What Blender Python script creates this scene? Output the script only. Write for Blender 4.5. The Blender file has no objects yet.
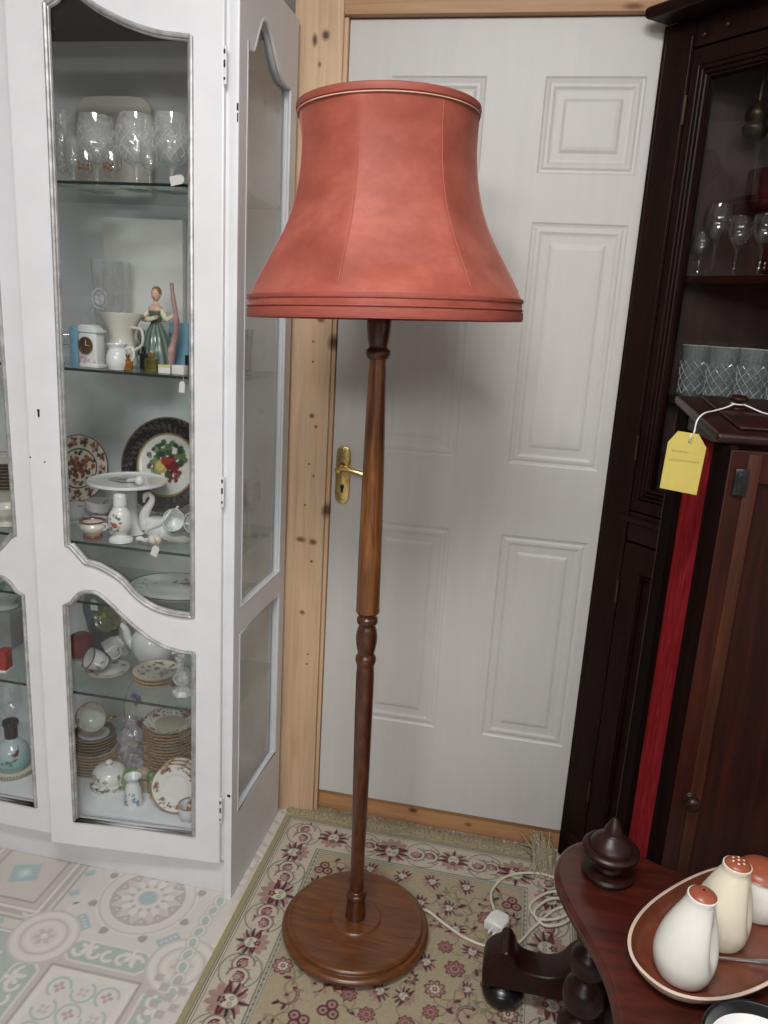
import bpy, bmesh, math, random
import numpy as np
from mathutils import Vector, Matrix

sc = bpy.context.scene
COL = sc.collection
PI = math.pi
rad = math.radians
random.seed(7)

# ------------------------------------------------------------------ camera
CAM_F, PITCH, ROLL, YAW, CAM_H = 769.0, .247, .059, .183, 1.407
_F = np.array([-math.sin(YAW)*math.cos(PITCH), math.cos(YAW)*math.cos(PITCH), -math.sin(PITCH)])
_R0 = np.array([math.cos(YAW), math.sin(YAW), 0.])
_U0 = np.cross(_R0, _F)
_R = math.cos(ROLL)*_R0 + math.sin(ROLL)*_U0
_U = -math.sin(ROLL)*_R0 + math.cos(ROLL)*_U0

def spot(px, py, z):
    """where the sight line through a photo pixel meets the level z (a shelf, the floor)"""
    d = _F + _R*(px-384)/CAM_F - _U*(py-512)/CAM_F
    t = (z-CAM_H)/d[2]
    return Vector((t*d[0], t*d[1], z))

def spoty(px, py, y):
    d = _F + _R*(px-384)/CAM_F - _U*(py-512)/CAM_F
    t = y/d[1]
    return Vector((t*d[0], y, CAM_H+t*d[2]))

def make_camera():
    cd = bpy.data.cameras.new('camera')
    cd.sensor_width = 36
    cd.lens = CAM_F/1024*36
    cd.clip_start = .02
    o = bpy.data.objects.new('camera', cd)
    COL.objects.link(o)
    m = Matrix(((_R[0], _U[0], -_F[0], 0), (_R[1], _U[1], -_F[1], 0), (_R[2], _U[2], -_F[2], CAM_H), (0, 0, 0, 1)))
    o.matrix_world = m
    sc.camera = o

# ------------------------------------------------------------------ colour + materials
def lin1(c):
    c = c/255.0
    return c/12.92 if c <= .04045 else ((c+.055)/1.055)**2.4

def lin(rgb):
    return (lin1(rgb[0]), lin1(rgb[1]), lin1(rgb[2]), 1.0)

def lin_np(a):
    a = np.clip(a, 0, 255)/255.0
    return np.where(a <= .04045, a/12.92, ((a+.055)/1.055)**2.4)

def nodes(name):
    m = bpy.data.materials.new(name)
    m.use_nodes = True
    nt = m.node_tree
    nt.nodes.clear()
    out = nt.nodes.new('ShaderNodeOutputMaterial')
    return m, nt, out

def principled(nt, out, rough, metal=0, spec=.5, coat=0):
    b = nt.nodes.new('ShaderNodeBsdfPrincipled')
    b.inputs['Roughness'].default_value = rough
    b.inputs['Metallic'].default_value = metal
    b.inputs['Specular IOR Level'].default_value = spec
    b.inputs['Coat Weight'].default_value = coat
    b.inputs['Coat Roughness'].default_value = .12
    nt.links.new(b.outputs[0], out.inputs[0])
    return b

def noise(nt, scale=(30, 30, 30), detail=4, rough=.6, dist=0):
    tc = nt.nodes.new('ShaderNodeTexCoord')
    mp = nt.nodes.new('ShaderNodeMapping')
    mp.inputs['Scale'].default_value = scale
    n = nt.nodes.new('ShaderNodeTexNoise')
    n.inputs['Scale'].default_value = 1
    n.inputs['Detail'].default_value = detail
    n.inputs['Roughness'].default_value = rough
    n.inputs['Distortion'].default_value = dist
    nt.links.new(tc.outputs['Object'], mp.inputs[0])
    nt.links.new(mp.outputs[0], n.inputs[0])
    return n

def ramp(nt, fac, stops):
    r = nt.nodes.new('ShaderNodeValToRGB')
    e = r.color_ramp.elements
    while len(e) < len(stops):
        e.new(.5)
    for i, (p, c) in enumerate(stops):
        e[i].position = p
        e[i].color = lin(c)
    nt.links.new(fac, r.inputs[0])
    return r

def bump(nt, b, src, strength, dist=.002):
    bp = nt.nodes.new('ShaderNodeBump')
    bp.inputs['Strength'].default_value = strength
    bp.inputs['Distance'].default_value = dist
    nt.links.new(src, bp.inputs['Height'])
    nt.links.new(bp.outputs[0], b.inputs['Normal'])

def mat(name, rgb, rough=.5, metal=0, var=.06, scale=(25, 25, 25), spec=.5, coat=0, bmp=0):
    m, nt, out = nodes(name)
    b = principled(nt, out, rough, metal, spec, coat)
    n = noise(nt, scale)
    lo = tuple(max(0, c*(1-var)) for c in rgb)
    hi = tuple(min(255, c*(1+var)) for c in rgb)
    r = ramp(nt, n.outputs[0], [(.3, lo), (.7, hi)])
    nt.links.new(r.outputs[0], b.inputs['Base Color'])
    if bmp:
        bump(nt, b, n.outputs[0], bmp)
    return m

def wood(name, stops, scale, rough=.35, spec=.5, coat=0, dist=.6, bmp=.05):
    m, nt, out = nodes(name)
    b = principled(nt, out, rough, 0, spec, coat)
    n = noise(nt, scale, 6, .65, dist)
    r = ramp(nt, n.outputs[0], stops)
    nt.links.new(r.outputs[0], b.inputs['Base Color'])
    if bmp:
        bump(nt, b, n.outputs[0], bmp)
    return m

def paint_mat(name, rough=.3, spec=.5, coat=0, bmp=0, bscale=(400, 400, 400), nv=.05):
    """colours computed per vertex by the script (glaze patterns, rug pile, lino print)"""
    m, nt, out = nodes(name)
    b = principled(nt, out, rough, 0, spec, coat)
    a = nt.nodes.new('ShaderNodeAttribute')
    a.attribute_name = 'paint'
    n = noise(nt, bscale)
    mr = nt.nodes.new('ShaderNodeMapRange')
    mr.inputs['To Min'].default_value = 1-nv
    mr.inputs['To Max'].default_value = 1+nv
    nt.links.new(n.outputs[0], mr.inputs[0])
    mx = nt.nodes.new('ShaderNodeVectorMath')
    mx.operation = 'SCALE'
    nt.links.new(a.outputs['Color'], mx.inputs[0])
    nt.links.new(mr.outputs[0], mx.inputs['Scale'])
    nt.links.new(mx.outputs[0], b.inputs['Base Color'])
    if bmp:
        bump(nt, b, n.outputs[0], bmp)
    return m

def glass_mat(name, tint=(255, 255, 255), white=0.0, refl=1.0, ior=1.5, rough=.02, body=(235, 238, 238), ws=60):
    """thin glass: clear through the middle, mirror-like towards grazing, a little cut-glass frosting"""
    m, nt, out = nodes(name)
    tr = nt.nodes.new('ShaderNodeBsdfTransparent')
    tr.inputs[0].default_value = lin(tint)
    gl = nt.nodes.new('ShaderNodeBsdfGlossy')
    gl.inputs['Roughness'].default_value = rough
    # Schlick reflectance, front faces only (the thin wall does not bend the ray)
    ge = nt.nodes.new('ShaderNodeNewGeometry')
    dt = nt.nodes.new('ShaderNodeVectorMath')
    dt.operation = 'DOT_PRODUCT'
    nt.links.new(ge.outputs['Incoming'], dt.inputs[0])
    nt.links.new(ge.outputs['Normal'], dt.inputs[1])
    def mth(op, a, b=None, c=None):
        q = nt.nodes.new('ShaderNodeMath')
        q.operation = op
        q.use_clamp = op == 'MULTIPLY'
        for i, v in enumerate((a, b, c)):
            if v is None: continue
            if isinstance(v, (int, float)): q.inputs[i].default_value = v
            else: nt.links.new(v, q.inputs[i])
        return q.outputs[0]
    f0 = ((ior-1)/(ior+1))**2*1.9
    sch = mth('MULTIPLY_ADD', mth('POWER', mth('SUBTRACT', 1.0, mth('ABSOLUTE', dt.outputs['Value'])), 5.0), 1-f0, f0)
    front = mth('SUBTRACT', 1.0, ge.outputs['Backfacing'])
    mu_out = mth('MULTIPLY', mth('MULTIPLY', sch, refl), front)
    mix = nt.nodes.new('ShaderNodeMixShader')
    nt.links.new(mu_out, mix.inputs[0])
    src = tr.outputs[0]
    if white > 0:
        df = nt.nodes.new('ShaderNodeBsdfDiffuse')
        df.inputs[0].default_value = lin(body)
        m2 = nt.nodes.new('ShaderNodeMixShader')
        n = noise(nt, (ws, ws, ws))
        mr = nt.nodes.new('ShaderNodeMapRange')
        mr.inputs['From Min'].default_value = .35
        mr.inputs['From Max'].default_value = .7
        mr.inputs['To Min'].default_value = white*.3
        mr.inputs['To Max'].default_value = white*1.7
        nt.links.new(n.outputs[0], mr.inputs[0])
        nt.links.new(mr.outputs[0], m2.inputs[0])
        nt.links.new(tr.outputs[0], m2.inputs[1])
        nt.links.new(df.outputs[0], m2.inputs[2])
        src = m2.outputs[0]
    nt.links.new(src, mix.inputs[1])
    nt.links.new(gl.outputs[0], mix.inputs[2])
    nt.links.new(mix.outputs[0], out.inputs[0])
    return m

def pine_mat(name, knots, axis_scale, stops):
    m, nt, out = nodes(name)
    b = principled(nt, out, .5, 0, .35)
    n = noise(nt, axis_scale, 5, .6, 1.2)
    r = ramp(nt, n.outputs[0], stops)
    col = r.outputs[0]
    tc = nt.nodes.new('ShaderNodeTexCoord')
    n2 = noise(nt, (90, 90, 90))
    for (c, sx, sz, dark) in knots:
        sub = nt.nodes.new('ShaderNodeVectorMath')
        sub.operation = 'SUBTRACT'
        sub.inputs[1].default_value = c
        nt.links.new(tc.outputs['Object'], sub.inputs[0])
        mul = nt.nodes.new('ShaderNodeVectorMath')
        mul.operation = 'MULTIPLY'
        mul.inputs[1].default_value = (1/sx, 1/max(sx, .02)*.4, 1/sz)
        nt.links.new(sub.outputs[0], mul.inputs[0])
        ln = nt.nodes.new('ShaderNodeVectorMath')
        ln.operation = 'LENGTH'
        nt.links.new(mul.outputs[0], ln.inputs[0])
        ad = nt.nodes.new('ShaderNodeMath')
        ad.operation = 'MULTIPLY_ADD'
        nt.links.new(n2.outputs[0], ad.inputs[0])
        ad.inputs[1].default_value = .5
        nt.links.new(ln.outputs['Value'], ad.inputs[2])
        mr = nt.nodes.new('ShaderNodeMapRange')
        mr.inputs['From Min'].default_value = .7
        mr.inputs['From Max'].default_value = 1.7
        mr.inputs['To Min'].default_value = .9
        mr.inputs['To Max'].default_value = 0
        nt.links.new(ad.outputs[0], mr.inputs[0])
        mx = nt.nodes.new('ShaderNodeMix')
        mx.data_type = 'RGBA'
        nt.links.new(mr.outputs[0], mx.inputs['Factor'])
        nt.links.new(col, mx.inputs['A'])
        mx.inputs['B'].default_value = lin(dark)
        col = mx.outputs['Result']
    nt.links.new(col, b.inputs['Base Color'])
    bump(nt, b, n.outputs[0], .05)
    return m

# ------------------------------------------------------------------ mesh builder
def catmull(pts, n=6, closed=False):
    P = [np.array(p, float) for p in pts]
    out = []
    N = len(P)
    rng = range(N if closed else N-1)
    for i in rng:
        p1, p2 = P[i], P[(i+1) % N]
        p0 = P[(i-1) % N] if (closed or i > 0) else 2*p1-p2
        p3 = P[(i+2) % N] if (closed or i+2 < N) else 2*p2-p1
        for k in range(n):
            t = k/n
            out.append(.5*((2*p1)+(p2-p0)*t+(2*p0-5*p1+4*p2-p3)*t*t+(3*p1-p0-3*p2+p3)*t**3))
    if not closed:
        out.append(P[-1])
    return out

def dense(prof, step):
    out = [prof[0]]
    for a, b in zip(prof[:-1], prof[1:]):
        d = math.dist(a, b)
        k = max(1, int(math.ceil(d/step)))
        for i in range(1, k+1):
            out.append((a[0]+(b[0]-a[0])*i/k, a[1]+(b[1]-a[1])*i/k))
    return out

def sprof(pts, n=5):
    """smooth a lathe profile, keeping radii non-negative"""
    lo, hi = min(p[1] for p in pts), max(p[1] for p in pts)
    return [(max(0.0, float(p[0])), min(hi, max(lo, float(p[1])))) for p in catmull(pts, n)]

class MB:
    def __init__(self):
        self.v, self.f = [], []

    def add(self, verts, faces, M=None):
        o = len(self.v)
        for p in verts:
            p = Vector(p)
            self.v.append(M @ p if M is not None else p)
        self.f += [tuple(i+o for i in f) for f in faces]
        return self

    def box(self, lo, hi, bev=0.0, M=None, seg=2):
        lo, hi = Vector(lo), Vector(hi)
        bm = bmesh.new()
        bmesh.ops.create_cube(bm, size=1)
        for v in bm.verts:
            v.co = Vector(((lo[i]+hi[i])/2 + v.co[i]*(hi[i]-lo[i]) for i in range(3)))
        if bev > 0:
            bmesh.ops.bevel(bm, geom=list(bm.edges), offset=min(bev, min(hi-lo)*.45), segments=seg, affect='EDGES', profile=.5)
        bm.verts.index_update()
        self.add([v.co.copy() for v in bm.verts], [[v.index for v in f.verts] for f in bm.faces], M)
        bm.free()
        return self

    def lathe(self, prof, seg=48, M=None, rfun=None):
        verts, rings, faces = [], [], []
        for (r, z) in prof:
            if r < 1e-6:
                rings.append([len(verts)])
                verts.append((0, 0, z))
            else:
                ring = []
                for k in range(seg):
                    a = 2*PI*k/seg
                    rr = r*(rfun(a, z) if rfun else 1)
                    ring.append(len(verts))
                    verts.append((rr*math.cos(a), rr*math.sin(a), z))
                rings.append(ring)
        for A, B in zip(rings[:-1], rings[1:]):
            if len(A) == 1 and len(B) == 1:
                continue
            for k in range(seg):
                k2 = (k+1) % seg
                if len(A) == 1:
                    faces.append((A[0], B[k2], B[k]))
                elif len(B) == 1:
                    faces.append((A[k], A[k2], B[0]))
                else:
                    faces.append((A[k], A[k2], B[k2], B[k]))
        return self.add(verts, faces, M)

    def tube(self, pts, r, seg=8, closed=False, M=None, cap=True):
        P = [Vector(p) for p in pts]
        N = len(P)
        rr = r if isinstance(r, (list, tuple)) else [r]*N
        verts, faces = [], []
        up = None
        for i in range(N):
            if closed:
                t = P[(i+1) % N]-P[(i-1) % N]
            else:
                t = P[min(i+1, N-1)]-P[max(i-1, 0)]
            if t.length < 1e-9:
                t = Vector((0, 0, 1))
            t.normalize()
            if up is None:
                up = Vector((0, 0, 1)) if abs(t.z) < .9 else Vector((1, 0, 0))
            b = t.cross(up)
            if b.length < 1e-6:
                b = t.cross(Vector((0, 1, .3)))
            b.normalize()
            up = b.cross(t).normalized()
            for k in range(seg):
                a = 2*PI*k/seg
                verts.append(P[i]+(b*math.cos(a)+up*math.sin(a))*rr[i])
        for i in range(N if closed else N-1):
            j = (i+1) % N
            for k in range(seg):
                k2 = (k+1) % seg
                faces.append((i*seg+k, i*seg+k2, j*seg+k2, j*seg+k))
        if cap and not closed:
            faces.append(tuple(range(seg))[::-1])
            faces.append(tuple((N-1)*seg+k for k in range(seg)))
        return self.add(verts, faces, M)

    def prism(self, outline, z0, z1, bev=0.0, M=None, seg=2):
        """outline in XY extruded z0..z1, edges rounded"""
        bm = bmesh.new()
        vs = [bm.verts.new((p[0], p[1], z0)) for p in outline]
        f = bm.faces.new(vs)
        r = bmesh.ops.extrude_face_region(bm, geom=[f])
        top = [g for g in r['geom'] if isinstance(g, bmesh.types.BMVert)]
        for v in top:
            v.co.z = z1
        bmesh.ops.recalc_face_normals(bm, faces=bm.faces)
        if bev > 0:
            es = [e for e in bm.edges if abs(e.verts[0].co.z-e.verts[1].co.z) < 1e-6]
            bmesh.ops.bevel(bm, geom=es, offset=bev, segments=seg, affect='EDGES', profile=.5)
        bm.verts.index_update()
        self.add([v.co.copy() for v in bm.verts], [[v.index for v in g.verts] for g in bm.faces], M)
        bm.free()
        return self

    def ball(self, c, s, seg=20, M=None):
        prof = [(math.sin(PI*i/12)*1.0 if 0 < i < 12 else 0.0, -math.cos(PI*i/12)) for i in range(13)]
        s = s if isinstance(s, (tuple, list)) else (s, s, s)
        T = Matrix.Translation(c) @ Matrix.Diagonal((s[0], s[1], s[2], 1))
        return self.lathe(prof, seg, (M @ T) if M is not None else T)

    def build(self, name, material, parent=None, paint=None, smooth=35, recalc=True):
        me = bpy.data.meshes.new(name)
        me.from_pydata([tuple(v) for v in self.v], [], self.f)
        if recalc:
            bm = bmesh.new()
            bm.from_mesh(me)
            bmesh.ops.recalc_face_normals(bm, faces=bm.faces)
            bm.to_mesh(me)
            bm.free()
        return finish(name, me, material, parent, paint, smooth)

def finish(name, me, material, parent=None, paint=None, smooth=35):
    if smooth:
        me.polygons.foreach_set('use_smooth', [True]*len(me.polygons))
        me.set_sharp_from_angle(angle=rad(smooth))
    if paint is not None:
        co = np.empty(len(me.vertices)*3)
        me.vertices.foreach_get('co', co)
        put_paint(me, paint(co.reshape(-1, 3)))
    if material is not None:
        me.materials.append(material)
    o = bpy.data.objects.new(name, me)
    COL.objects.link(o)
    if parent is not None:
        o.parent = parent
    return o

def put_paint(me, rgb):
    a = me.color_attributes.new('paint', 'FLOAT_COLOR', 'POINT')
    c = np.ones((len(me.vertices), 4))
    c[:, :3] = lin_np(np.asarray(rgb, float))
    a.data.foreach_set('color', c.ravel())

def tag(o, label, cat, group=None):
    o['label'] = label
    o['category'] = cat
    if group:
        o['group'] = group
    return o

def thing(name, label, cat, loc=(0, 0, 0), rotz=0, group=None):
    o = bpy.data.objects.new(name, None)
    o.empty_display_size = .05
    COL.objects.link(o)
    o.location = loc
    o.rotation_euler = (0, 0, rotz)
    return tag(o, label, cat, group)

def struct(o):
    o['kind'] = 'structure'
    return o

def dup(o, loc, label, group=None, rot=None):
    c = o.copy()
    COL.objects.link(c)
    c.location = loc
    if rot is not None:
        c.rotation_euler = rot
    c['label'] = label
    if group:
        c['group'] = group
    for ch in o.children:
        d = ch.copy()
        COL.objects.link(d)
        d.parent = c
        for g in ch.children:
            e = g.copy()
            COL.objects.link(e)
            e.parent = d
    return c

def sheet(name, outer, holes, thick, mtx, material, parent, bev=.002):
    """flat board with shaped openings: 2-D filled curve turned into a solid mesh"""
    cu = bpy.data.curves.new(name, 'CURVE')
    cu.dimensions = '2D'
    cu.fill_mode = 'BOTH'
    cu.extrude = thick/2-bev
    cu.bevel_depth = bev
    cu.bevel_resolution = 1
    cu.offset = -bev
    for poly in [outer]+holes:
        s = cu.splines.new('POLY')
        s.points.add(len(poly)-1)
        for p, q in zip(s.points, poly):
            p.co = (q[0], q[1], 0, 1)
        s.use_cyclic_u = True
    ob = bpy.data.objects.new(name, cu)
    COL.objects.link(ob)
    dg = bpy.context.evaluated_depsgraph_get()
    dg.update()
    me = bpy.data.meshes.new_from_object(ob.evaluated_get(dg), depsgraph=dg)
    bpy.data.objects.remove(ob)
    bpy.data.curves.remove(cu)
    me.materials.clear()
    me.transform(mtx)
    if mtx.determinant() < 0:
        me.flip_normals()
    me.name = name
    return finish(name, me, material, parent, None, 35)

def sections(secs, n=6):
    """outline from smooth sections joined at corners"""
    out = []
    for s in secs:
        pts = catmull(s, n) if len(s) > 2 else [np.array(p, float) for p in s]
        for p in pts:
            if not out or np.linalg.norm(np.array(p)-out[-1]) > 1e-5:
                out.append(np.array(p, float))
    if np.linalg.norm(out[0]-out[-1]) < 1e-5:
        out.pop()
    return [(float(p[0]), float(p[1])) for p in out]

# ------------------------------------------------------------------ pattern canvas (pile, lino print)
class Canvas:
    def __init__(self, x0, y0, x1, y1, res, base):
        self.x0, self.y0, self.res = x0, y0, res
        self.W = int(round((x1-x0)/res))+1
        self.H = int(round((y1-y0)/res))+1
        self.X, self.Y = np.meshgrid(x0+np.arange(self.W)*res, y0+np.arange(self.H)*res)
        self.C = np.empty((self.H, self.W, 3))
        self.C[:] = base

    def win(self, x, y, r):
        i0 = max(0, int((x-r-self.x0)/self.res)); i1 = min(self.W, int((x+r-self.x0)/self.res)+2)
        j0 = max(0, int((y-r-self.y0)/self.res)); j1 = min(self.H, int((y+r-self.y0)/self.res)+2)
        if i1 <= i0 or j1 <= j0:
            return None
        s = (slice(j0, j1), slice(i0, i1))
        return s, self.X[s]-x, self.Y[s]-y

    def put(self, s, d, col, a=1.0):
        """d: signed distance, negative inside"""
        m = (np.clip(.5-d/self.res, 0, 1)*a)[..., None]
        self.C[s] = self.C[s]*(1-m)+np.array(col, float)*m

    def disc(self, x, y, r, col, a=1.0, ry=None, rot=0):
        R = max(r, ry or r)
        w = self.win(x, y, R+self.res*2)
        if w is None: return
        s, u, v = w
        if ry is None:
            d = np.hypot(u, v)-r
        else:
            c, q = math.cos(rot), math.sin(rot)
            uu, vv = u*c+v*q, -u*q+v*c
            d = (np.hypot(uu/r, vv/ry)-1)*min(r, ry)
        self.put(s, d, col, a)

    def ring(self, x, y, r, t, col, a=1.0, a0=None, a1=None):
        w = self.win(x, y, r+t)
        if w is None: return
        s, u, v = w
        d = np.abs(np.hypot(u, v)-r)-t/2
        if a0 is not None:
            th = np.mod(np.arctan2(v, u)-a0, 2*PI)
            d = np.where(th <= (a1-a0), d, 1)
        self.put(s, d, col, a)

    def box(self, x, y, hx, hy, col, a=1.0, rot=0, line=None, cham=0):
        w = self.win(x, y, math.hypot(hx, hy)+.01)
        if w is None: return
        s, u, v = w
        c, q = math.cos(rot), math.sin(rot)
        uu, vv = np.abs(u*c+v*q), np.abs(-u*q+v*c)
        d = np.maximum(uu-hx, vv-hy)
        if cham:
            d = np.maximum(d, (uu+vv-(hx+hy-cham))/1.414)
        if line:
            d = np.abs(d)-line/2
        self.put(s, d, col, a)

    def stroke(self, pts, t, col, a=1.0, taper=False):
        n = len(pts)
        for k in range(n-1):
            (ax, ay), (bx, by) = pts[k][:2], pts[k+1][:2]
            tt = t*(1-k/n*.75) if taper else t
            L = math.hypot(bx-ax, by-ay)
            w = self.win((ax+bx)/2, (ay+by)/2, L/2+tt)
            if w is None or L < 1e-9: continue
            s, u, v = w
            dx, dy = (bx-ax)/L, (by-ay)/L
            al = np.clip(u*dx+v*dy, -L/2, L/2)
            d = np.hypot(u-al*dx, v-al*dy)-tt/2
            self.put(s, d, col, a)

    def petals(self, x, y, r, n, col, rot=0, inner=.3, width=.5, a=1.0, point=1.0):
        w = self.win(x, y, r+.004)
        if w is None: return
        s, u, v = w
        th = np.arctan2(v, u)-rot
        k = np.abs(np.mod(th*n/(2*PI)+.5, 1)-.5)*2
        rr = r*(inner+(1-inner)*np.clip(1-k/width, 0, 1)**(.5*point))
        self.put(s, np.hypot(u, v)-rr, col, a)

    def tri(self, x, y, r, a, col):
        w = self.win(x, y, r*1.2)
        if w is None: return
        s, u, v = w
        d = None
        for k in range(3):
            t = a+PI+k*2*PI/3
            e = u*math.cos(t)+v*math.sin(t)-r*.5+.9*(u*math.sin(t)-v*math.cos(t))**2/r-r*.0
            d = e if d is None else np.maximum(d, e)
        self.put(s, d+r*.12, col)

    def mesh(self, name, z, material, extra=None):
        V = np.stack([self.X.ravel(), self.Y.ravel(), np.full(self.X.size, z)], 1)
        idx = np.arange(self.H*self.W).reshape(self.H, self.W)
        Q = np.stack([idx[:-1, :-1], idx[:-1, 1:], idx[1:, 1:], idx[1:, :-1]], -1).reshape(-1, 4)
        C = self.C.reshape(-1, 3)
        if extra is not None:
            ev, ef, ec = extra
            Q2 = np.array(ef)+len(V)
            V = np.vstack([V, np.array(ev)])
            Q = np.vstack([Q, Q2])
            C = np.vstack([C, np.array(ec)])
        me = bpy.data.meshes.new(name)
        me.vertices.add(len(V))
        me.vertices.foreach_set('co', V.ravel())
        me.loops.add(Q.size)
        me.loops.foreach_set('vertex_index', Q.ravel().astype(np.int32))
        me.polygons.add(len(Q))
        me.polygons.foreach_set('loop_start', np.arange(0, Q.size, 4, dtype=np.int32))
        me.update(calc_edges=True)
        me.validate()
        put_paint(me, C)
        me.materials.append(material)
        o = bpy.data.objects.new(name, me)
        COL.objects.link(o)
        return o

# ------------------------------------------------------------------ shared materials
WHITE = mat('white_gloss_paint', (222, 223, 226), .38, 0, .02, (8, 8, 8))
WHITE_IN = mat('cabinet_lining', (214, 217, 219), .6, 0, .05, (5, 5, 5))
DOORW = mat('door_paint', (202, 199, 196), .42, 0, .012, (40, 40, 4), bmp=.02)
SILVER = mat('worn_silver_leaf', (172, 171, 170), .45, .4, .16, (40, 40, 40))
CHIP = mat('dark_chip', (34, 30, 28), .7, 0, .2)
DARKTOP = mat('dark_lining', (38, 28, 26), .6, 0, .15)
PANE = glass_mat('cabinet_glass', (252, 253, 253), 0, 1.25)
PANE_DARK = glass_mat('corner_cabinet_glass', (238, 238, 238), 0, .55)
SHELFG = glass_mat('shelf_glass', (244, 249, 247), 0.03, .8, body=(200, 214, 210))
SHELFEDGE = mat('shelf_edge', (28, 46, 44), .15, 0, .1)
CRYSTAL = glass_mat('crystal', (252, 252, 252), .07, 2.0, body=(250, 250, 250))
CUTGLASS = glass_mat('cut_crystal', (252, 252, 252), .20, 2.4, body=(252, 252, 252))
CLEARG = glass_mat('clear_glass', (254, 254, 254), .008, 2.4, body=(250, 250, 250))
CUTLINE = glass_mat('cut_line', (252, 252, 252), .55, 1.5, body=(252, 253, 255))
FROST = glass_mat('frosted_glass', (250, 250, 252), .6, .8, rough=.2, body=(246, 248, 250))
RUBY = glass_mat('ruby_glass', (150, 40, 50), .3, 1.0, body=(105, 20, 32))
PORC = mat('white_porcelain', (228, 228, 226), .18, 0, .015, coat=.3)
CREAM = mat('cream_porcelain', (222, 216, 204), .22, 0, .02, coat=.3)
GLAZE = paint_mat('painted_porcelain', .2, coat=.3)
GOLD = mat('gilt_rim', (165, 130, 70), .3, .8, .15)
BRASS = mat('polished_brass', (205, 180, 120), .22, 1, .12, (60, 60, 60))
BLACKM = mat('black_gloss', (22, 22, 24), .25, 0, .2)
CHROME = mat('chrome', (214, 214, 216), .2, 1, .05)
RED = mat('red_tin', (158, 28, 26), .35, 0, .08)
BLUEBOX = mat('pale_blue_card', (120, 172, 196), .5, 0, .05)
AMBER = glass_mat('amber_glass', (225, 180, 90), .25, 1, body=(190, 140, 50))
CARD = mat('white_card', (226, 224, 218), .7, 0, .02)
TAN = mat('tan_ceramic', (186, 150, 118), .4, 0, .1)
DKWOOD = wood('black_mahogany', [(.3, (17, 9, 8)), (.6, (34, 16, 12)), (.8, (34, 16, 12))], (60, 60, 4), .42, .16, .0)
MAHOG = wood('mahogany', [(.25, (26, 10, 8)), (.5, (40, 15, 11)), (.75, (58, 23, 15))], (50, 50, 3), .42, .2, .0)
DKMATT = wood('dull_black_wood', [(.3, (14, 8, 7)), (.7, (26, 13, 10))], (60, 60, 4), .75, .02, .0)
REDW = wood('red_brown_wood', [(.3, (34, 13, 9)), (.55, (54, 21, 14)), (.8, (74, 31, 20))], (50, 50, 3), .42, .2)
STILE = wood('brown_stile_wood', [(.3, (44, 22, 13)), (.55, (66, 34, 20)), (.8, (86, 46, 27))], (50, 50, 3), .42, .2)
MAHOGX = wood('mahogany_top', [(.25, (38, 14, 10)), (.5, (66, 25, 17)), (.8, (88, 36, 23))], (6, 60, 40), .3, .5, .25)
ROSEW = wood('turned_dark_wood', [(.3, (22, 10, 9)), (.6, (44, 20, 16)), (.8, (60, 28, 21))], (40, 40, 30), .36, .33, .0)
CABBACK = wood('cabinet_back_wood', [(.25, (34, 19, 14)), (.5, (56, 32, 23)), (.8, (74, 43, 30))], (30, 30, 2.5), .45, .4)
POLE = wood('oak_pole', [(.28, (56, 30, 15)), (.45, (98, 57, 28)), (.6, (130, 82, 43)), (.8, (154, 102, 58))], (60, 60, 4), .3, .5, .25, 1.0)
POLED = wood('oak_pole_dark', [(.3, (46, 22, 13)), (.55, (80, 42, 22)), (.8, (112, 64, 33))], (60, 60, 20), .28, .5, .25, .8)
BASEW = wood('oak_base', [(.25, (64, 35, 15)), (.5, (98, 56, 25)), (.75, (122, 73, 35))], (6, 70, 6), .33, .5, .2, 1.0)

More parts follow.
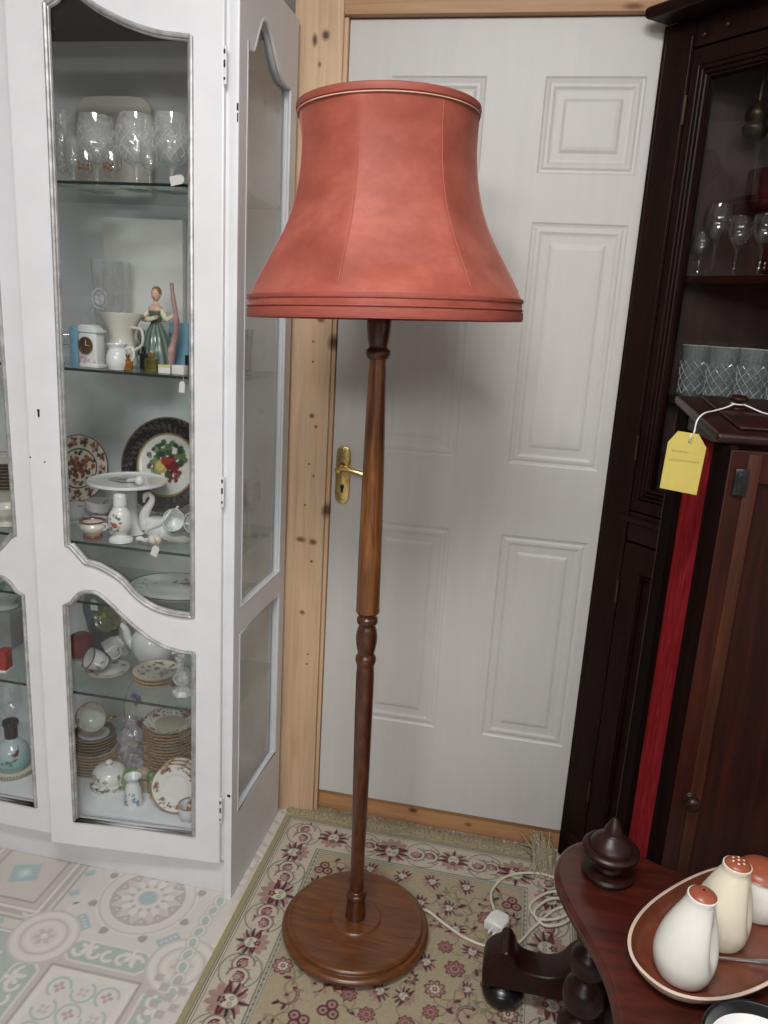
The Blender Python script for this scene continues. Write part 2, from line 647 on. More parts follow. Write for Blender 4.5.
# ------------------------------------------------------------------ room shell
DOOR_Y = 1.906
def room():
    farm = mat('shop_wall', (128, 124, 119), .85, 0, .1, (3, 3, 3))
    wallm = mat('plain_wall', (196, 194, 190), .8, 0, .03)
    ceilm = mat('plain_ceiling', (215, 214, 210), .85, 0, .02)
    # back wall with the doorway left open
    mb = MB()
    mb.box((-2.5, 1.93, 0), (-.623, 2.05, 2.6))
    mb.box((.362, 1.93, 0), (.86, 2.05, 2.6))
    mb.box((-.623, 1.95, 2.166), (.362, 2.05, 2.6))
    struct(mb.build('wall_back', farm, smooth=0))
    struct(MB().box((-2.6, -3.4, 0), (-2.5, 2.05, 2.6)).build('wall_left', farm, smooth=0))
    struct(MB().box((.86, .2, 0), (.96, 2.05, 2.6)).build('wall_right', wallm, smooth=0))
    struct(MB().box((-2.6, -3.5, 0), (3.0, -3.4, 2.6)).build('wall_front', farm, smooth=0))
    struct(MB().box((2.9, -3.4, 0), (3.0, .2, 2.6)).build('wall_side', farm, smooth=0))
    struct(MB().box((-2.6, -3.5, 2.6), (3.0, 2.05, 2.7)).build('ceiling', ceilm, smooth=0))
    # pine frame
    kn = [((-.573, 1.885, 2.01), .006, .012, (70, 42, 28)), ((-.548, 1.885, 2.02), .009, .010, (60, 34, 22)),
          ((-.56, 1.885, 1.96), .004, .006, (120, 76, 46)), ((-.575, 1.885, 1.86), .004, .005, (110, 66, 42)),
          ((-.545, 1.885, 1.88), .005, .007, (126, 82, 52)),
          ((-.535, 1.885, 1.395), .010, .008, (92, 54, 34)), ((-.55, 1.885, 1.155), .006, .006, (104, 64, 40)),
          ((-.538, 1.885, 1.128), .004, .004, (96, 58, 36)), ((-.552, 1.885, 1.29), .003, .003, (90, 56, 36)),
          ((-.553, 1.885, 1.34), .003, .003, (90, 56, 36)), ((-.553, 1.885, 1.03), .003, .003, (100, 60, 40)),
          ((-.54, 1.885, 1.0), .003, .003, (84, 50, 34)), ((-.56, 1.885, .92), .003, .003, (90, 56, 36)),
          ((-.568, 1.885, .825), .012, .007, (104, 64, 38)), ((-.535, 1.885, .822), .010, .008, (104, 64, 38)),
          ((-.537, 1.885, .768), .004, .004, (80, 46, 30)), ((-.558, 1.885, .62), .007, .006, (112, 70, 42)),
          ((-.538, 1.885, .50), .003, .003, (70, 42, 28)), ((-.54, 1.885, .47), .003, .003, (70, 42, 28)),
          ((-.502, 1.895, 1.34), .012, .018, (84, 48, 32)), ((-.502, 1.895, .91), .012, .018, (96, 58, 36))]
    st = [(.3, (196, 162, 130)), (.5, (211, 179, 147)), (.72, (220, 192, 162))]
    pine = pine_mat('pine_post', kn, (45, 45, 2.2), st)
    kn2 = [((-.3, 1.885, 2.1), .02, .008, (150, 96, 60)), ((.12, 1.885, 2.07), .02, .006, (120, 66, 40))]
    pine2 = pine_mat('pine_lintel', kn2, (2.2, 45, 45), [(.3, (180, 140, 106)), (.7, (202, 164, 130))])
    kn3 = [((-.22, 1.92, .045), .012, .007, (74, 42, 24)), ((-.06, 1.92, .03), .01, .006, (120, 70, 40))]
    pine3 = pine_mat('pine_threshold', kn3, (2.2, 45, 45), [(.3, (170, 124, 86)), (.7, (196, 150, 108))])
    struct(MB().box((-.622, 1.885, 0), (-.507, 1.99, 2.165), .003).box((-.507, 1.896, 0), (-.498, 1.99, 2.06), .001).build('trim_1', pine))
    struct(MB().box((-.507, 1.885, 2.061), (.36, 1.99, 2.165), .003).build('trim_2', pine2))
    struct(MB().box((.27, 1.9, 0), (.36, 1.99, 2.061), .003).build('trim_3', pine))
    struct(MB().box((-.507, 1.922, 0), (.27, 1.99, .07), .004).build('trim_4', pine3))

def door():
    """white six-panel door: one skin with moulded panels let into it"""
    x0, x1, z0, z1 = -.496, .268, .073, 2.058
    cols = [(-.394, -.177), (-.048, .168)]
    rows = [(.325, .893), (1.075, 1.64), (1.743, 1.943)]
    xs = [x0, cols[0][0], cols[0][1], cols[1][0], cols[1][1], x1]
    zs = [z0]+[c for r in rows for c in r]+[z1]
    mb = MB()
    y = DOOR_Y
    for i in range(5):
        for j in range(7):
            if i in (1, 3) and j in (1, 3, 5):
                # moulding: groove, ogee, flat margin, raised field
                steps = [(0, 0), (.004, .0022), (.009, .0030), (.014, .0012), (.020, .0010), (.026, .0032), (.030, .0036), (.044, .0036), (.051, .0012), (.058, .0006)]
                prev = None
                for off, dep in steps:
                    ring = [(xs[i]+off, y+dep, zs[j]+off), (xs[i+1]-off, y+dep, zs[j]+off), (xs[i+1]-off, y+dep, zs[j+1]-off), (xs[i]+off, y+dep, zs[j+1]-off)]
                    if prev:
                        for k in range(4):
                            k2 = (k+1) % 4
                            mb.add([prev[k], prev[k2], ring[k2], ring[k]], [(0, 1, 2, 3)])
                    prev = ring
                mb.add(prev, [(0, 1, 2, 3)])
            else:
                mb.add([(xs[i], y, zs[j]), (xs[i+1], y, zs[j]), (xs[i+1], y, zs[j+1]), (xs[i], y, zs[j+1])], [(0, 1, 2, 3)])
    # edges and back
    b = y+.034
    mb.add([(x0, y, z0), (x1, y, z0), (x1, y, z1), (x0, y, z1), (x0, b, z0), (x1, b, z0), (x1, b, z1), (x0, b, z1)],
           [(0, 4, 5, 1), (1, 5, 6, 2), (2, 6, 7, 3), (3, 7, 4, 0), (4, 7, 6, 5)])
    d = struct(mb.build('door_1', DOORW, smooth=0, recalc=False))
    d.data.flip_normals() if d.data.polygons[0].normal.y > 0 else None
    # brass lever handle on its long back plate
    out = []
    cx, cz, hw, hh = -.466, 1.006, .0195, .076
    for k in range(40):
        a = 2*PI*k/40
        u, v = math.cos(a), math.sin(a)
        out.append((cx+hw*math.copysign(abs(u)**.6, u), cz+hh*math.copysign(abs(v)**.35, v)))
    Mx = Matrix(((1, 0, 0, 0), (0, 0, -1, 0), (0, 1, 0, 0), (0, 0, 0, 1)))
    p = MB().prism(out, -(y-.0), -(y-.007), .002, Mx).build('handle_plate', BRASS, d)
    for o in (p,):
        for vtx in o.data.vertices:
            pass
    lv = MB()
    lv.lathe([(0, 0), (.012, 0), (.013, .004), (.010, .008), (.008, .03), (.010, .036), (.010, .046), (.006, .05), (0, .051)], 20,
             Matrix.Translation((cx, y-.007, cz+.022)) @ Matrix.Rotation(PI/2, 4, 'X'))
    path = catmull([(cx-.006, y-.05, cz+.024), (cx+.02, y-.052, cz+.026), (cx+.055, y-.054, cz+.02), (cx+.085, y-.054, cz+.012), (cx+.108, y-.05, cz+.014)], 6)
    lv.tube(path, [.007*(1-.35*i/len(path)) for i in range(len(path))], 10)
    lv.build('lever', BRASS, p)
    k = MB()
    k.lathe([(0, .0), (.0055, 0), (.0055, .0015), (0, .0015)], 16, Matrix.Translation((cx, y-.0075, cz-.03)) @ Matrix.Rotation(PI/2, 4, 'X'))
    k.box((cx-.0028, y-.009, cz-.046), (cx+.0028, y-.0073, cz-.03), .0005)
    k.build('keyhole', BLACKM, p)
    s = MB()
    for dz in (.066, -.066):
        s.lathe([(0, .003), (.0035, .002), (.0045, 0), (0, 0)], 12, Matrix.Translation((cx, y-.007, cz+dz)) @ Matrix.Rotation(PI/2, 4, 'X'))
    s.build('screw', BRASS, p)

# ------------------------------------------------------------------ floor: lino printed with patchwork tiles
def lino():
    base = (200, 195, 189)
    c = Canvas(-2.1, .5, -.2, 1.92, .0026, base)
    PK, GN, BL, GY, CR, TP = (190, 180, 176), (168, 178, 171), (164, 180, 182), (160, 154, 151), (210, 205, 198), (177, 170, 165)
    T = .335
    bx, by = -.80, 1.464      # centre of the rosette tile
    def rosette(x, y):
        c.box(x, y, T/2, T/2, (203, 198, 192))
        c.ring(x, y, .118, .006, CR); c.ring(x, y, .104, .018, (206, 201, 195)); c.ring(x, y, .113, .004, PK)
        c.disc(x, y, .092, TP)
        c.ring(x, y, .092, .005, CR)
        c.petals(x, y, .086, 12, (196, 190, 184), 0, .45, 1.0)
        c.petals(x, y, .080, 12, CR, PI/12, .35, .8)
        c.petals(x, y, .05, 12, (190, 184, 178), 0, .5, .8)
        c.disc(x, y, .034, CR)
        for k in range(12):
            a = 2*PI*k/12
            c.disc(x+.040*math.cos(a), y+.040*math.sin(a), .0042, GN)
            c.disc(x+.068*math.cos(a+.26), y+.068*math.sin(a+.26), .006, TP)
        c.disc(x, y, .026, (196, 190, 184)); c.disc(x, y, .021, BL)
        for k in range(8):
            a = 2*PI*k/8+PI/8
            px, py = x+.128*math.cos(a), y+.128*math.sin(a)
            c.tri(px, py, .026, a, GY)
        for k in range(4):
            a = PI/2*k+PI/4
            c.box(x+.150*math.cos(a), y+.150*math.sin(a), .011, .026, BL, rot=a)
            for q in (-.016, -.005, .006, .017):
                c.disc(x+.150*math.cos(a)-q*math.sin(a), y+.150*math.sin(a)+q*math.cos(a), .0028, CR)
    def quatre(x, y):
        c.box(x, y, T/2, T/2, PK)
        c.box(x, y, .160, .160, (182, 168, 166), line=.004, cham=.07)
        c.box(x, y, .105, .105, GY, line=.005); c.box(x, y, .1, .1, CR); c.box(x, y, .085, .085, (206, 200, 196))
        for i in (-1, 0, 1):
            for j in (-1, 0, 1):
                px, py = x+i*.055, y+j*.055
                c.ring(px, py, .024, .005, GN, a0=(i+j) % 2*PI, a1=(i+j) % 2*PI+4.4)
                c.petals(px, py, .014, 4, PK if (i+j) % 2 else (176, 160, 160), PI/4*((i+j) % 2), .35, .9)
                c.disc(px, py, .003, CR)
        for sx, sy in ((0, 1), (0, -1), (1, 0), (-1, 0)):
            a = math.atan2(sy, sx)
            px, py = x+sx*.152, y+sy*.152
            c.box(px, py, .032, .112, CR, rot=a, cham=.03); c.box(px, py, .027, .106, GN, rot=a, cham=.027)
            for q in (-.07, -.035, .0, .035, .07):
                ux, uy = px-q*math.sin(a)*1, py+q*math.cos(a)
                c.ring(ux, uy, .013, .008, CR, a0=a+q*20, a1=a+q*20+4.2)
            for q in (-.052, .052):
                c.petals(px-q*math.sin(a)+.012*sx, py+q*math.cos(a)+.012*sy, .022, 5, CR, a, .3, .8)
    def squares(x, y):
        c.box(x, y, T/2, T/2, (200, 194, 188))
        c.box(x, y, .137, .137, GY, line=.005); c.box(x, y, .126, .126, TP); c.box(x, y, .108, .108, CR, line=.008)
        c.box(x, y, .1, .1, PK); c.box(x, y, .084, .084, GY, line=.006); c.box(x, y, .080, .080, (196, 188, 182))
        c.box(x, y, .034, .030, BL, rot=.35); c.box(x, y, .014, .014, (182, 196, 196), rot=PI/4); c.disc(x, y, .007, CR)
        for sx in (-1, 1):
            for sy in (-1, 1):
                pts = [(x+sx*(.08+.012*k), y+sy*(.118+.006*math.sin(k*1.6))) for k in range(8)]
                c.stroke(pts, .006, CR)
                c.box(x+sx*.138, y+sy*.138, .018, .018, GN, rot=PI/4)
        for q in (-.10, -.03, .04, .11):
            for (ux, uy) in ((x+q, y+.155), (x+q, y-.155), (x-.155, y+q), (x+.155, y+q)):
                c.box(ux, uy, .012, .009, BL, rot=.6)
    def medal(x, y):
        c.box(x, y, T/2, T/2, GN)
        c.box(x, y, .160, .160, CR, line=.005, cham=.06)
        for k in range(16):
            a = 2*PI*k/16
            c.petals(x+.125*math.cos(a), y+.125*math.sin(a), .026, 5, CR, a, .3, .8)
        c.disc(x, y, .112, CR); c.disc(x, y, .106, (196, 186, 182))
        for k in range(7):
            a = 2*PI*k/7+.4
            c.petals(x+.07*math.cos(a), y+.07*math.sin(a), .036, 5, PK if k % 2 else GN, a, .4, .9)
            c.petals(x+.07*math.cos(a), y+.07*math.sin(a), .018, 5, CR, a+.6, .3, .9)
        c.petals(x, y, .044, 8, PK, 0, .5, .8); c.disc(x, y, .014, CR)
    def chain(x, y):
        c.box(x, y, T/2, T/2, (202, 197, 191))
        for r in (.12, .10, .075):
            for q in (-.16, 0, .16):
                c.ring(x+.02, y+q, r*.6, .009, PK if r != .1 else TP)
    def extras():
        for i in range(-4, 3):
            for j in range(-1, 4):
                px, py = bx+(i-.5)*T, by-(j+.5)*T
                c.disc(px, py, .078, (204, 198, 192))
                for r, t, q in ((.076, .005, PK), (.064, .012, CR), (.050, .006, PK), (.036, .010, CR)):
                    c.ring(px, py, r, t, q)
                c.petals(px, py, .026, 6, PK, .3, .4, .9); c.disc(px, py, .008, CR)
        for k in range(9):
            px, py = -.628-.010*math.sin(k*.5), 1.50-k*.034
            c.disc(px, py, .0165, (186, 178, 172), ry=.022, rot=.25*(-1)**k); c.disc(px, py, .0135, CR, ry=.019, rot=.25*(-1)**k); c.disc(px, py, .0085, GN, ry=.0135, rot=.25*(-1)**k)
        for i in range(4):
            for j in range(5):
                if (i+j) % 2 == 0:
                    c.box(-.665+i*.021, 1.175+j*.021, .0095, .0095, TP)
        for k in range(6):
            c.ring(-.612, 1.60+.05*k, .030, .009, TP, .8, a0=.6, a1=4.4)
    kinds = {(0, 0): rosette, (0, 1): quatre, (-1, 0): squares, (-1, 1): medal, (1, 0): chain, (1, 1): chain}
    for i in range(-5, 3):
        for j in range(-2, 5):
            kinds[((i+1) % 3-1, j % 2)](bx+i*T, by-j*T)
    extras()
    # faint speckle and wear
    rng = np.random.default_rng(3)
    c.C += rng.normal(0, 1.6, c.C.shape[:2])[..., None]
    c.disc(-.957, 1.405, .007, (120, 96, 66), .8, ry=.003, rot=.6)
    x0, x1, y0, y1 = c.x0, c.x0+(c.W-1)*c.res, c.y0, c.y0+(c.H-1)*c.res
    ev, ef, ec = [], [], []
    for (a, b, p, q) in ((-2.6, x0, -3.5, 2.05), (x1, 3.0, -3.5, 2.05), (x0, x1, -3.5, y0), (x0, x1, y1, 2.05)):
        o = len(ev)
        ev += [(a, p, 0), (b, p, 0), (b, q, 0), (a, q, 0)]
        ef.append((o, o+1, o+2, o+3))
        ec += [(194, 188, 183)]*4
    m = paint_mat('printed_lino', .45, .35, nv=.015, bscale=(60, 60, 60))
    struct(c.mesh('floor', 0.0, m, (ev, ef, ec)))

# ------------------------------------------------------------------ rug
RUG_T = .009
def rug():
    X0, X1, Y0, Y1 = -.578, .240, .55, 1.862
    FIELD, BORD, BUR, NAV, PNK, GRN, CRM, KH = (164, 150, 125), (184, 174, 157), (94, 52, 56), (64, 52, 58), (156, 128, 119), (124, 126, 110), (196, 186, 168), (152, 142, 110)
    c = Canvas(X0, Y0, X1, Y1, .002, FIELD)
    rng = random.Random(11)
    W, H = (X1-X0)/2, (Y1-Y0)/2
    cx, cy = (X0+X1)/2, (Y0+Y1)/2
    dx = W-np.abs(c.X-cx)
    dy = H-np.abs(c.Y-cy)
    d = np.minimum(dx, dy)                        # distance in from the rug's edge
    BW = .142
    def band(lo, hi, col):
        m = ((d >= lo) & (d < hi))
        c.C[m] = col
    band(0, BW, BORD)
    band(0, .013, KH); band(.013, .0165, GRN); band(.019, .0215, NAV); band(.0245, .027, GRN)
    band(BW-.016, BW-.013, GRN); band(BW-.010, BW-.004, (140, 144, 128)); band(BW-.002, BW, GRN)
    rngn = np.random.default_rng(5)

    def arc(x, y, r, a0, a1, t, col, taper=False):
        n = max(4, int(abs(a1-a0)*r/.004))
        c.stroke([(x+r*math.cos(a0+(a1-a0)*k/n), y+r*math.sin(a0+(a1-a0)*k/n)) for k in range(n+1)], t, col, 1, taper)

    def leaf(x, y, a, L, col, w=.35):
        c.disc(x+math.cos(a)*L/2, y+math.sin(a)*L/2, L/2, col, 1, ry=L/2*w, rot=a)

    def palmette(x, y, s, a, big=True):
        ca, sa = math.cos(a), math.sin(a)
        c.petals(x, y, s*.98, 11, PNK, a, .62, 1.0)
        for k in (-3, -2, -1, 0, 1, 2, 3):
            aa = a+k*.48
            bend = .35*(1 if k > 0 else (-1 if k < 0 else 0))
            pts = [(x+s*t*math.cos(aa+bend*t), y+s*t*math.sin(aa+bend*t)) for t in (.42, .58, .74, .9, 1.02)]
            c.stroke(pts, s*.17, BUR if k % 2 else NAV, 1, True)
        for q in (-1, 1):
            aa = a+q*2.35
            pts = [(x+s*t*math.cos(aa-q*.7*t), y+s*t*math.sin(aa-q*.7*t)) for t in (.2, .45, .7, .95)]
            c.stroke(pts, s*.16, BUR, 1, True)
        c.disc(x+ca*s*.10, y+sa*s*.10, s*.47, (128, 122, 112), 1, ry=s*.40, rot=a)
        c.disc(x+ca*s*.10, y+sa*s*.10, s*.42, CRM, 1, ry=s*.35, rot=a)
        for q in (-1, 1):
            px, py = x+ca*s*.20-sa*q*s*.15, y+sa*s*.20+ca*q*s*.15
            c.disc(px, py, s*.11, (112, 116, 112)); c.disc(px, py, s*.06, CRM)
        c.petals(x-ca*s*.22, y-sa*s*.22, s*.22, 5, BUR, a, .45, 1.0)
        c.disc(x-ca*s*.22, y-sa*s*.22, s*.08, PNK)

    def flower(x, y, r, n=6, cols=None):
        A, B_, C_ = cols or (BUR, PNK, CRM)
        ph = rng.random()*6
        c.petals(x, y, r, n, A, ph, .66, 1.0)
        c.petals(x, y, r*.86, n, B_, ph, .62, 1.0)
        c.petals(x, y, r*.62, n, A, ph+.4, .6, 1.0, .8)
        c.petals(x, y, r*.52, n, C_, ph+.4, .6, 1.0)
        c.disc(x, y, r*.22, A)
        c.disc(x, y, r*.10, C_)

    def scroll(x, y, r, a, sgn):
        c.disc(x, y, r*.98, (190, 172, 160))
        arc(x, y, r, a, a+sgn*4.2, .0034, (110, 112, 100))
        arc(x, y, r*.55, a+sgn*1.2, a+sgn*5.0, .0045, BUR, True)
        for k in range(5):
            aa = a+sgn*(.4+k*.85)
            leaf(x+r*math.cos(aa), y+r*math.sin(aa), aa+sgn*.7, r*.42, rng.choice([BUR, PNK, GRN, PNK]), .42)
        flower(x, y, r*.46, 6, (BUR, PNK, CRM))

    # field: mirrored vines, flowers and curled leaves
    hx = W-BW
    def twice(fn, x, y, *a):
        fn(cx+x, y, *a)
    spots = []
    tries = 0
    ylo, yhi = Y0+BW, Y1-BW
    while len(spots) < 210 and tries < 14000:
        tries += 1
        x = rng.uniform(.012, hx-.02); y = rng.uniform(ylo+.015, yhi-.018)
        r = .031 if tries < 900 else (.024 if tries < 3500 else rng.choice([.018, .014, .011]))
        if all(math.hypot(x-q[0], y-q[1]) > (r+q[2])*1.0 for q in spots):
            spots.append((x, y, r))
    for sgn in (-1, 1):
        st = rng.getstate()
        for i, (x, y, r) in enumerate(spots):
            X = cx+sgn*x
            near = sorted(spots, key=lambda q: math.hypot(q[0]-x, q[1]-y))[1:3]
            for q in near:
                mx_, my_ = (x+q[0])/2+(q[1]-y)*.3, (y+q[1])/2-(q[0]-x)*.3
                pts = catmull([(X, y), (cx+sgn*mx_, my_), (cx+sgn*q[0], q[1])], 7)
                c.stroke(pts, .0024, (126, 120, 98))
    for sgn in (-1, 1):
        rng.seed(23)
        for i, (x, y, r) in enumerate(spots):
            X = cx+sgn*x
            kind = rng.random()
            a = rng.random()*6.28
            if sgn < 0:
                a = PI-a
            if r >= .022 and kind < .36:
                palmette(X, y, r*.82, a)
            elif r >= .022 and kind < .62:
                flower(X, y, r*.80, 8, rng.choice([None, (BUR, (150, 104, 100), PNK), ((120, 84, 80), CRM, PNK)]))
            elif r >= .016 and kind < .9:
                arc(X, y, r*.74, a, a+sgn*3.4, .0085, BUR, True)
                arc(X, y, r*.74, a+sgn*.2, a+sgn*2.6, .0035, PNK, True)
                for m in range(5):
                    aa = a+sgn*(.3+m*.7)
                    leaf(X+r*.7*math.cos(aa), y+r*.7*math.sin(aa), aa+sgn*.5, r*.55, rng.choice([BUR, PNK, NAV, GRN]), .45)
                c.petals(X, y, r*.34, 5, PNK, a, .5, 1.0); c.disc(X, y, r*.12, BUR)
            elif r >= .016:
                for m in range(3):
                    aa = a+m*2.1
                    c.disc(X+r*.42*math.cos(aa), y+r*.42*math.sin(aa), r*.42, BUR)
                    c.disc(X+r*.42*math.cos(aa), y+r*.42*math.sin(aa), r*.28, PNK)
                    c.disc(X+r*.42*math.cos(aa), y+r*.42*math.sin(aa), r*.10, BUR)
            else:
                leaf(X-r*.5, y, a, r*1.7, rng.choice([BUR, GRN, PNK]), .45)
                leaf(X, y-r*.4, a+1.5, r*1.2, rng.choice([BUR, GRN, (130, 110, 90)]), .45)
    # main border
    mid = (.027+BW-.016)/2
    half = (BW-.016-.027)/2
    def run(px, py, a_in, k):
        if k % 4 == 0:
            palmette(px, py, half*.96, a_in)
        elif k % 4 == 2:
            palmette(px, py, half*.80, a_in+PI)
        else:
            scroll(px+half*.36*math.cos(a_in+PI/2), py+half*.36*math.sin(a_in+PI/2), half*.50, a_in, 1)
            scroll(px-half*.36*math.cos(a_in+PI/2), py-half*.36*math.sin(a_in+PI/2), half*.50, a_in+PI, -1)
            arc(px, py, half*.95, a_in-1.2, a_in+1.2, .003, GRN)
            arc(px, py, half*.95, a_in+PI-1.2, a_in+PI+1.2, .003, GRN)
    step = .079
    n = int((Y1-Y0-2*mid)/step)
    for k in range(n+1):
        y = Y1-mid-k*step
        run(X0+mid, y, 0, k+1)
        run(X1-mid, y, PI, k+1)
    n = int(round((X1-X0-2*mid)/step))
    st2 = (X1-X0-2*mid)/n
    for k in range(1, n):
        run(X0+mid+k*st2, Y1-mid, -PI/2, k+1)
        run(X0+mid+k*st2, Y0+mid, PI/2, k+1)
    # guard dots
    for k in range(int((Y1-Y0)/.016)):
        for xx in (X0+BW-.0085, X1-BW+.0085):
            if k*.016 > BW and k*.016 < (Y1-Y0)-BW:
                c.disc(xx, Y0+k*.016, .0026, (112, 92, 84))
    c.C += rngn.normal(0, 5, c.C.shape[:2])[..., None]
    m = paint_mat('wool_pile', .95, .1, nv=.12, bmp=.35, bscale=(500, 500, 500))
    x0, x1, y0, y1 = c.x0, c.x0+(c.W-1)*c.res, c.y0, c.y0+(c.H-1)*c.res
    ev, ef, ec = [], [], []
    t = RUG_T
    for (a, b) in (((x0, y0), (x1, y0)), ((x1, y0), (x1, y1)), ((x1, y1), (x0, y1)), ((x0, y1), (x0, y0))):
        o = len(ev)
        ev += [(a[0], a[1], .001), (b[0], b[1], .001), (b[0], b[1], t), (a[0], a[1], t)]
        ef.append((o, o+1, o+2, o+3))
        ec += [(150, 140, 108)]*4
    r = c.mesh('persian_rug', t, m, (ev, ef, ec))
    tag(r, 'beige and burgundy floral patterned rug with khaki fringe under the floor lamp', 'rug')
    # fringe along the far end
    fm = mat('fringe_wool', (160, 150, 124), .95, 0, .22, (160, 160, 160))
    fr = MB()
    rn = random.Random(4)
    for k in range(900):
        x = X0+.002+(X1-X0-.06)*k/899
        L = rn.uniform(.040, .058)
        dxx = rn.uniform(-.012, .012)
        z = rn.uniform(.003, .008)
        pts = [(x, Y1-.006, RUG_T), (x+dxx*.4, Y1+L*.45, z+.006), (x+dxx, min(Y1+L, 1.918), z)]
        fr.tube(catmull(pts, 2), [.0019, .0018, .0017, .0015, .001], 4)
    f = fr.build('fringe', fm, r, recalc=False)
    tf = MB()
    for k in range(70):        # the swept-up clump at the right-hand corner
        x = .148+rn.uniform(-.024, .024)
        y = 1.845+rn.uniform(-.02, .02)
        ex = x-rn.uniform(-.006, .04); ey = 1.902+rn.uniform(-.02, .01)
        pts = [(x, y-.05, RUG_T+.002), (x+rn.uniform(-.01, .01), y, .02+rn.random()*.02), (ex, ey, .012+rn.random()*.05)]
        tf.tube(catmull(pts, 3), .0018, 4)
    tf.build('fringe_tassel', fm, r, recalc=False)
    MB().box((-.592, 1.36, .0005), (-.565, 1.64, .0035), .001).build('underlay', mat('cream_underlay', (204, 196, 180), .9, 0, .04), r)

# ------------------------------------------------------------------ white display cabinet
SH = {'A': 1.646, 'B': 1.261, 'C': .862, 'E': .70, 'D': .474, 'F': .165}
UP = [[(.355, .88), (.349, 1.942)], [(.349, 1.942), (.331, 1.951), (.318, 1.964)], [(.318, 1.964), (.300, 1.967), (.277, 1.956), (.241, 1.935), (.187, 1.913), (.134, 1.899), (.086, 1.894), (.066, 1.893)],
      [(.066, 1.893), (.066, .738)], [(.066, .738), (.106, .739), (.152, .748), (.196, .773), (.233, .81), (.279, .834), (.313, .842)],
      [(.313, .842), (.327, .857), (.345, .877)], [(.345, .877), (.355, .88)]]
LO = [[(.366, .176), (.366, .737)], [(.366, .737), (.35, .743)], [(.35, .743), (.333, .764), (.316, .774)],
      [(.316, .774), (.288, .773), (.258, .752), (.226, .722), (.189, .692), (.144, .664), (.097, .652), (.064, .651)], [(.064, .651), (.066, .176)]]

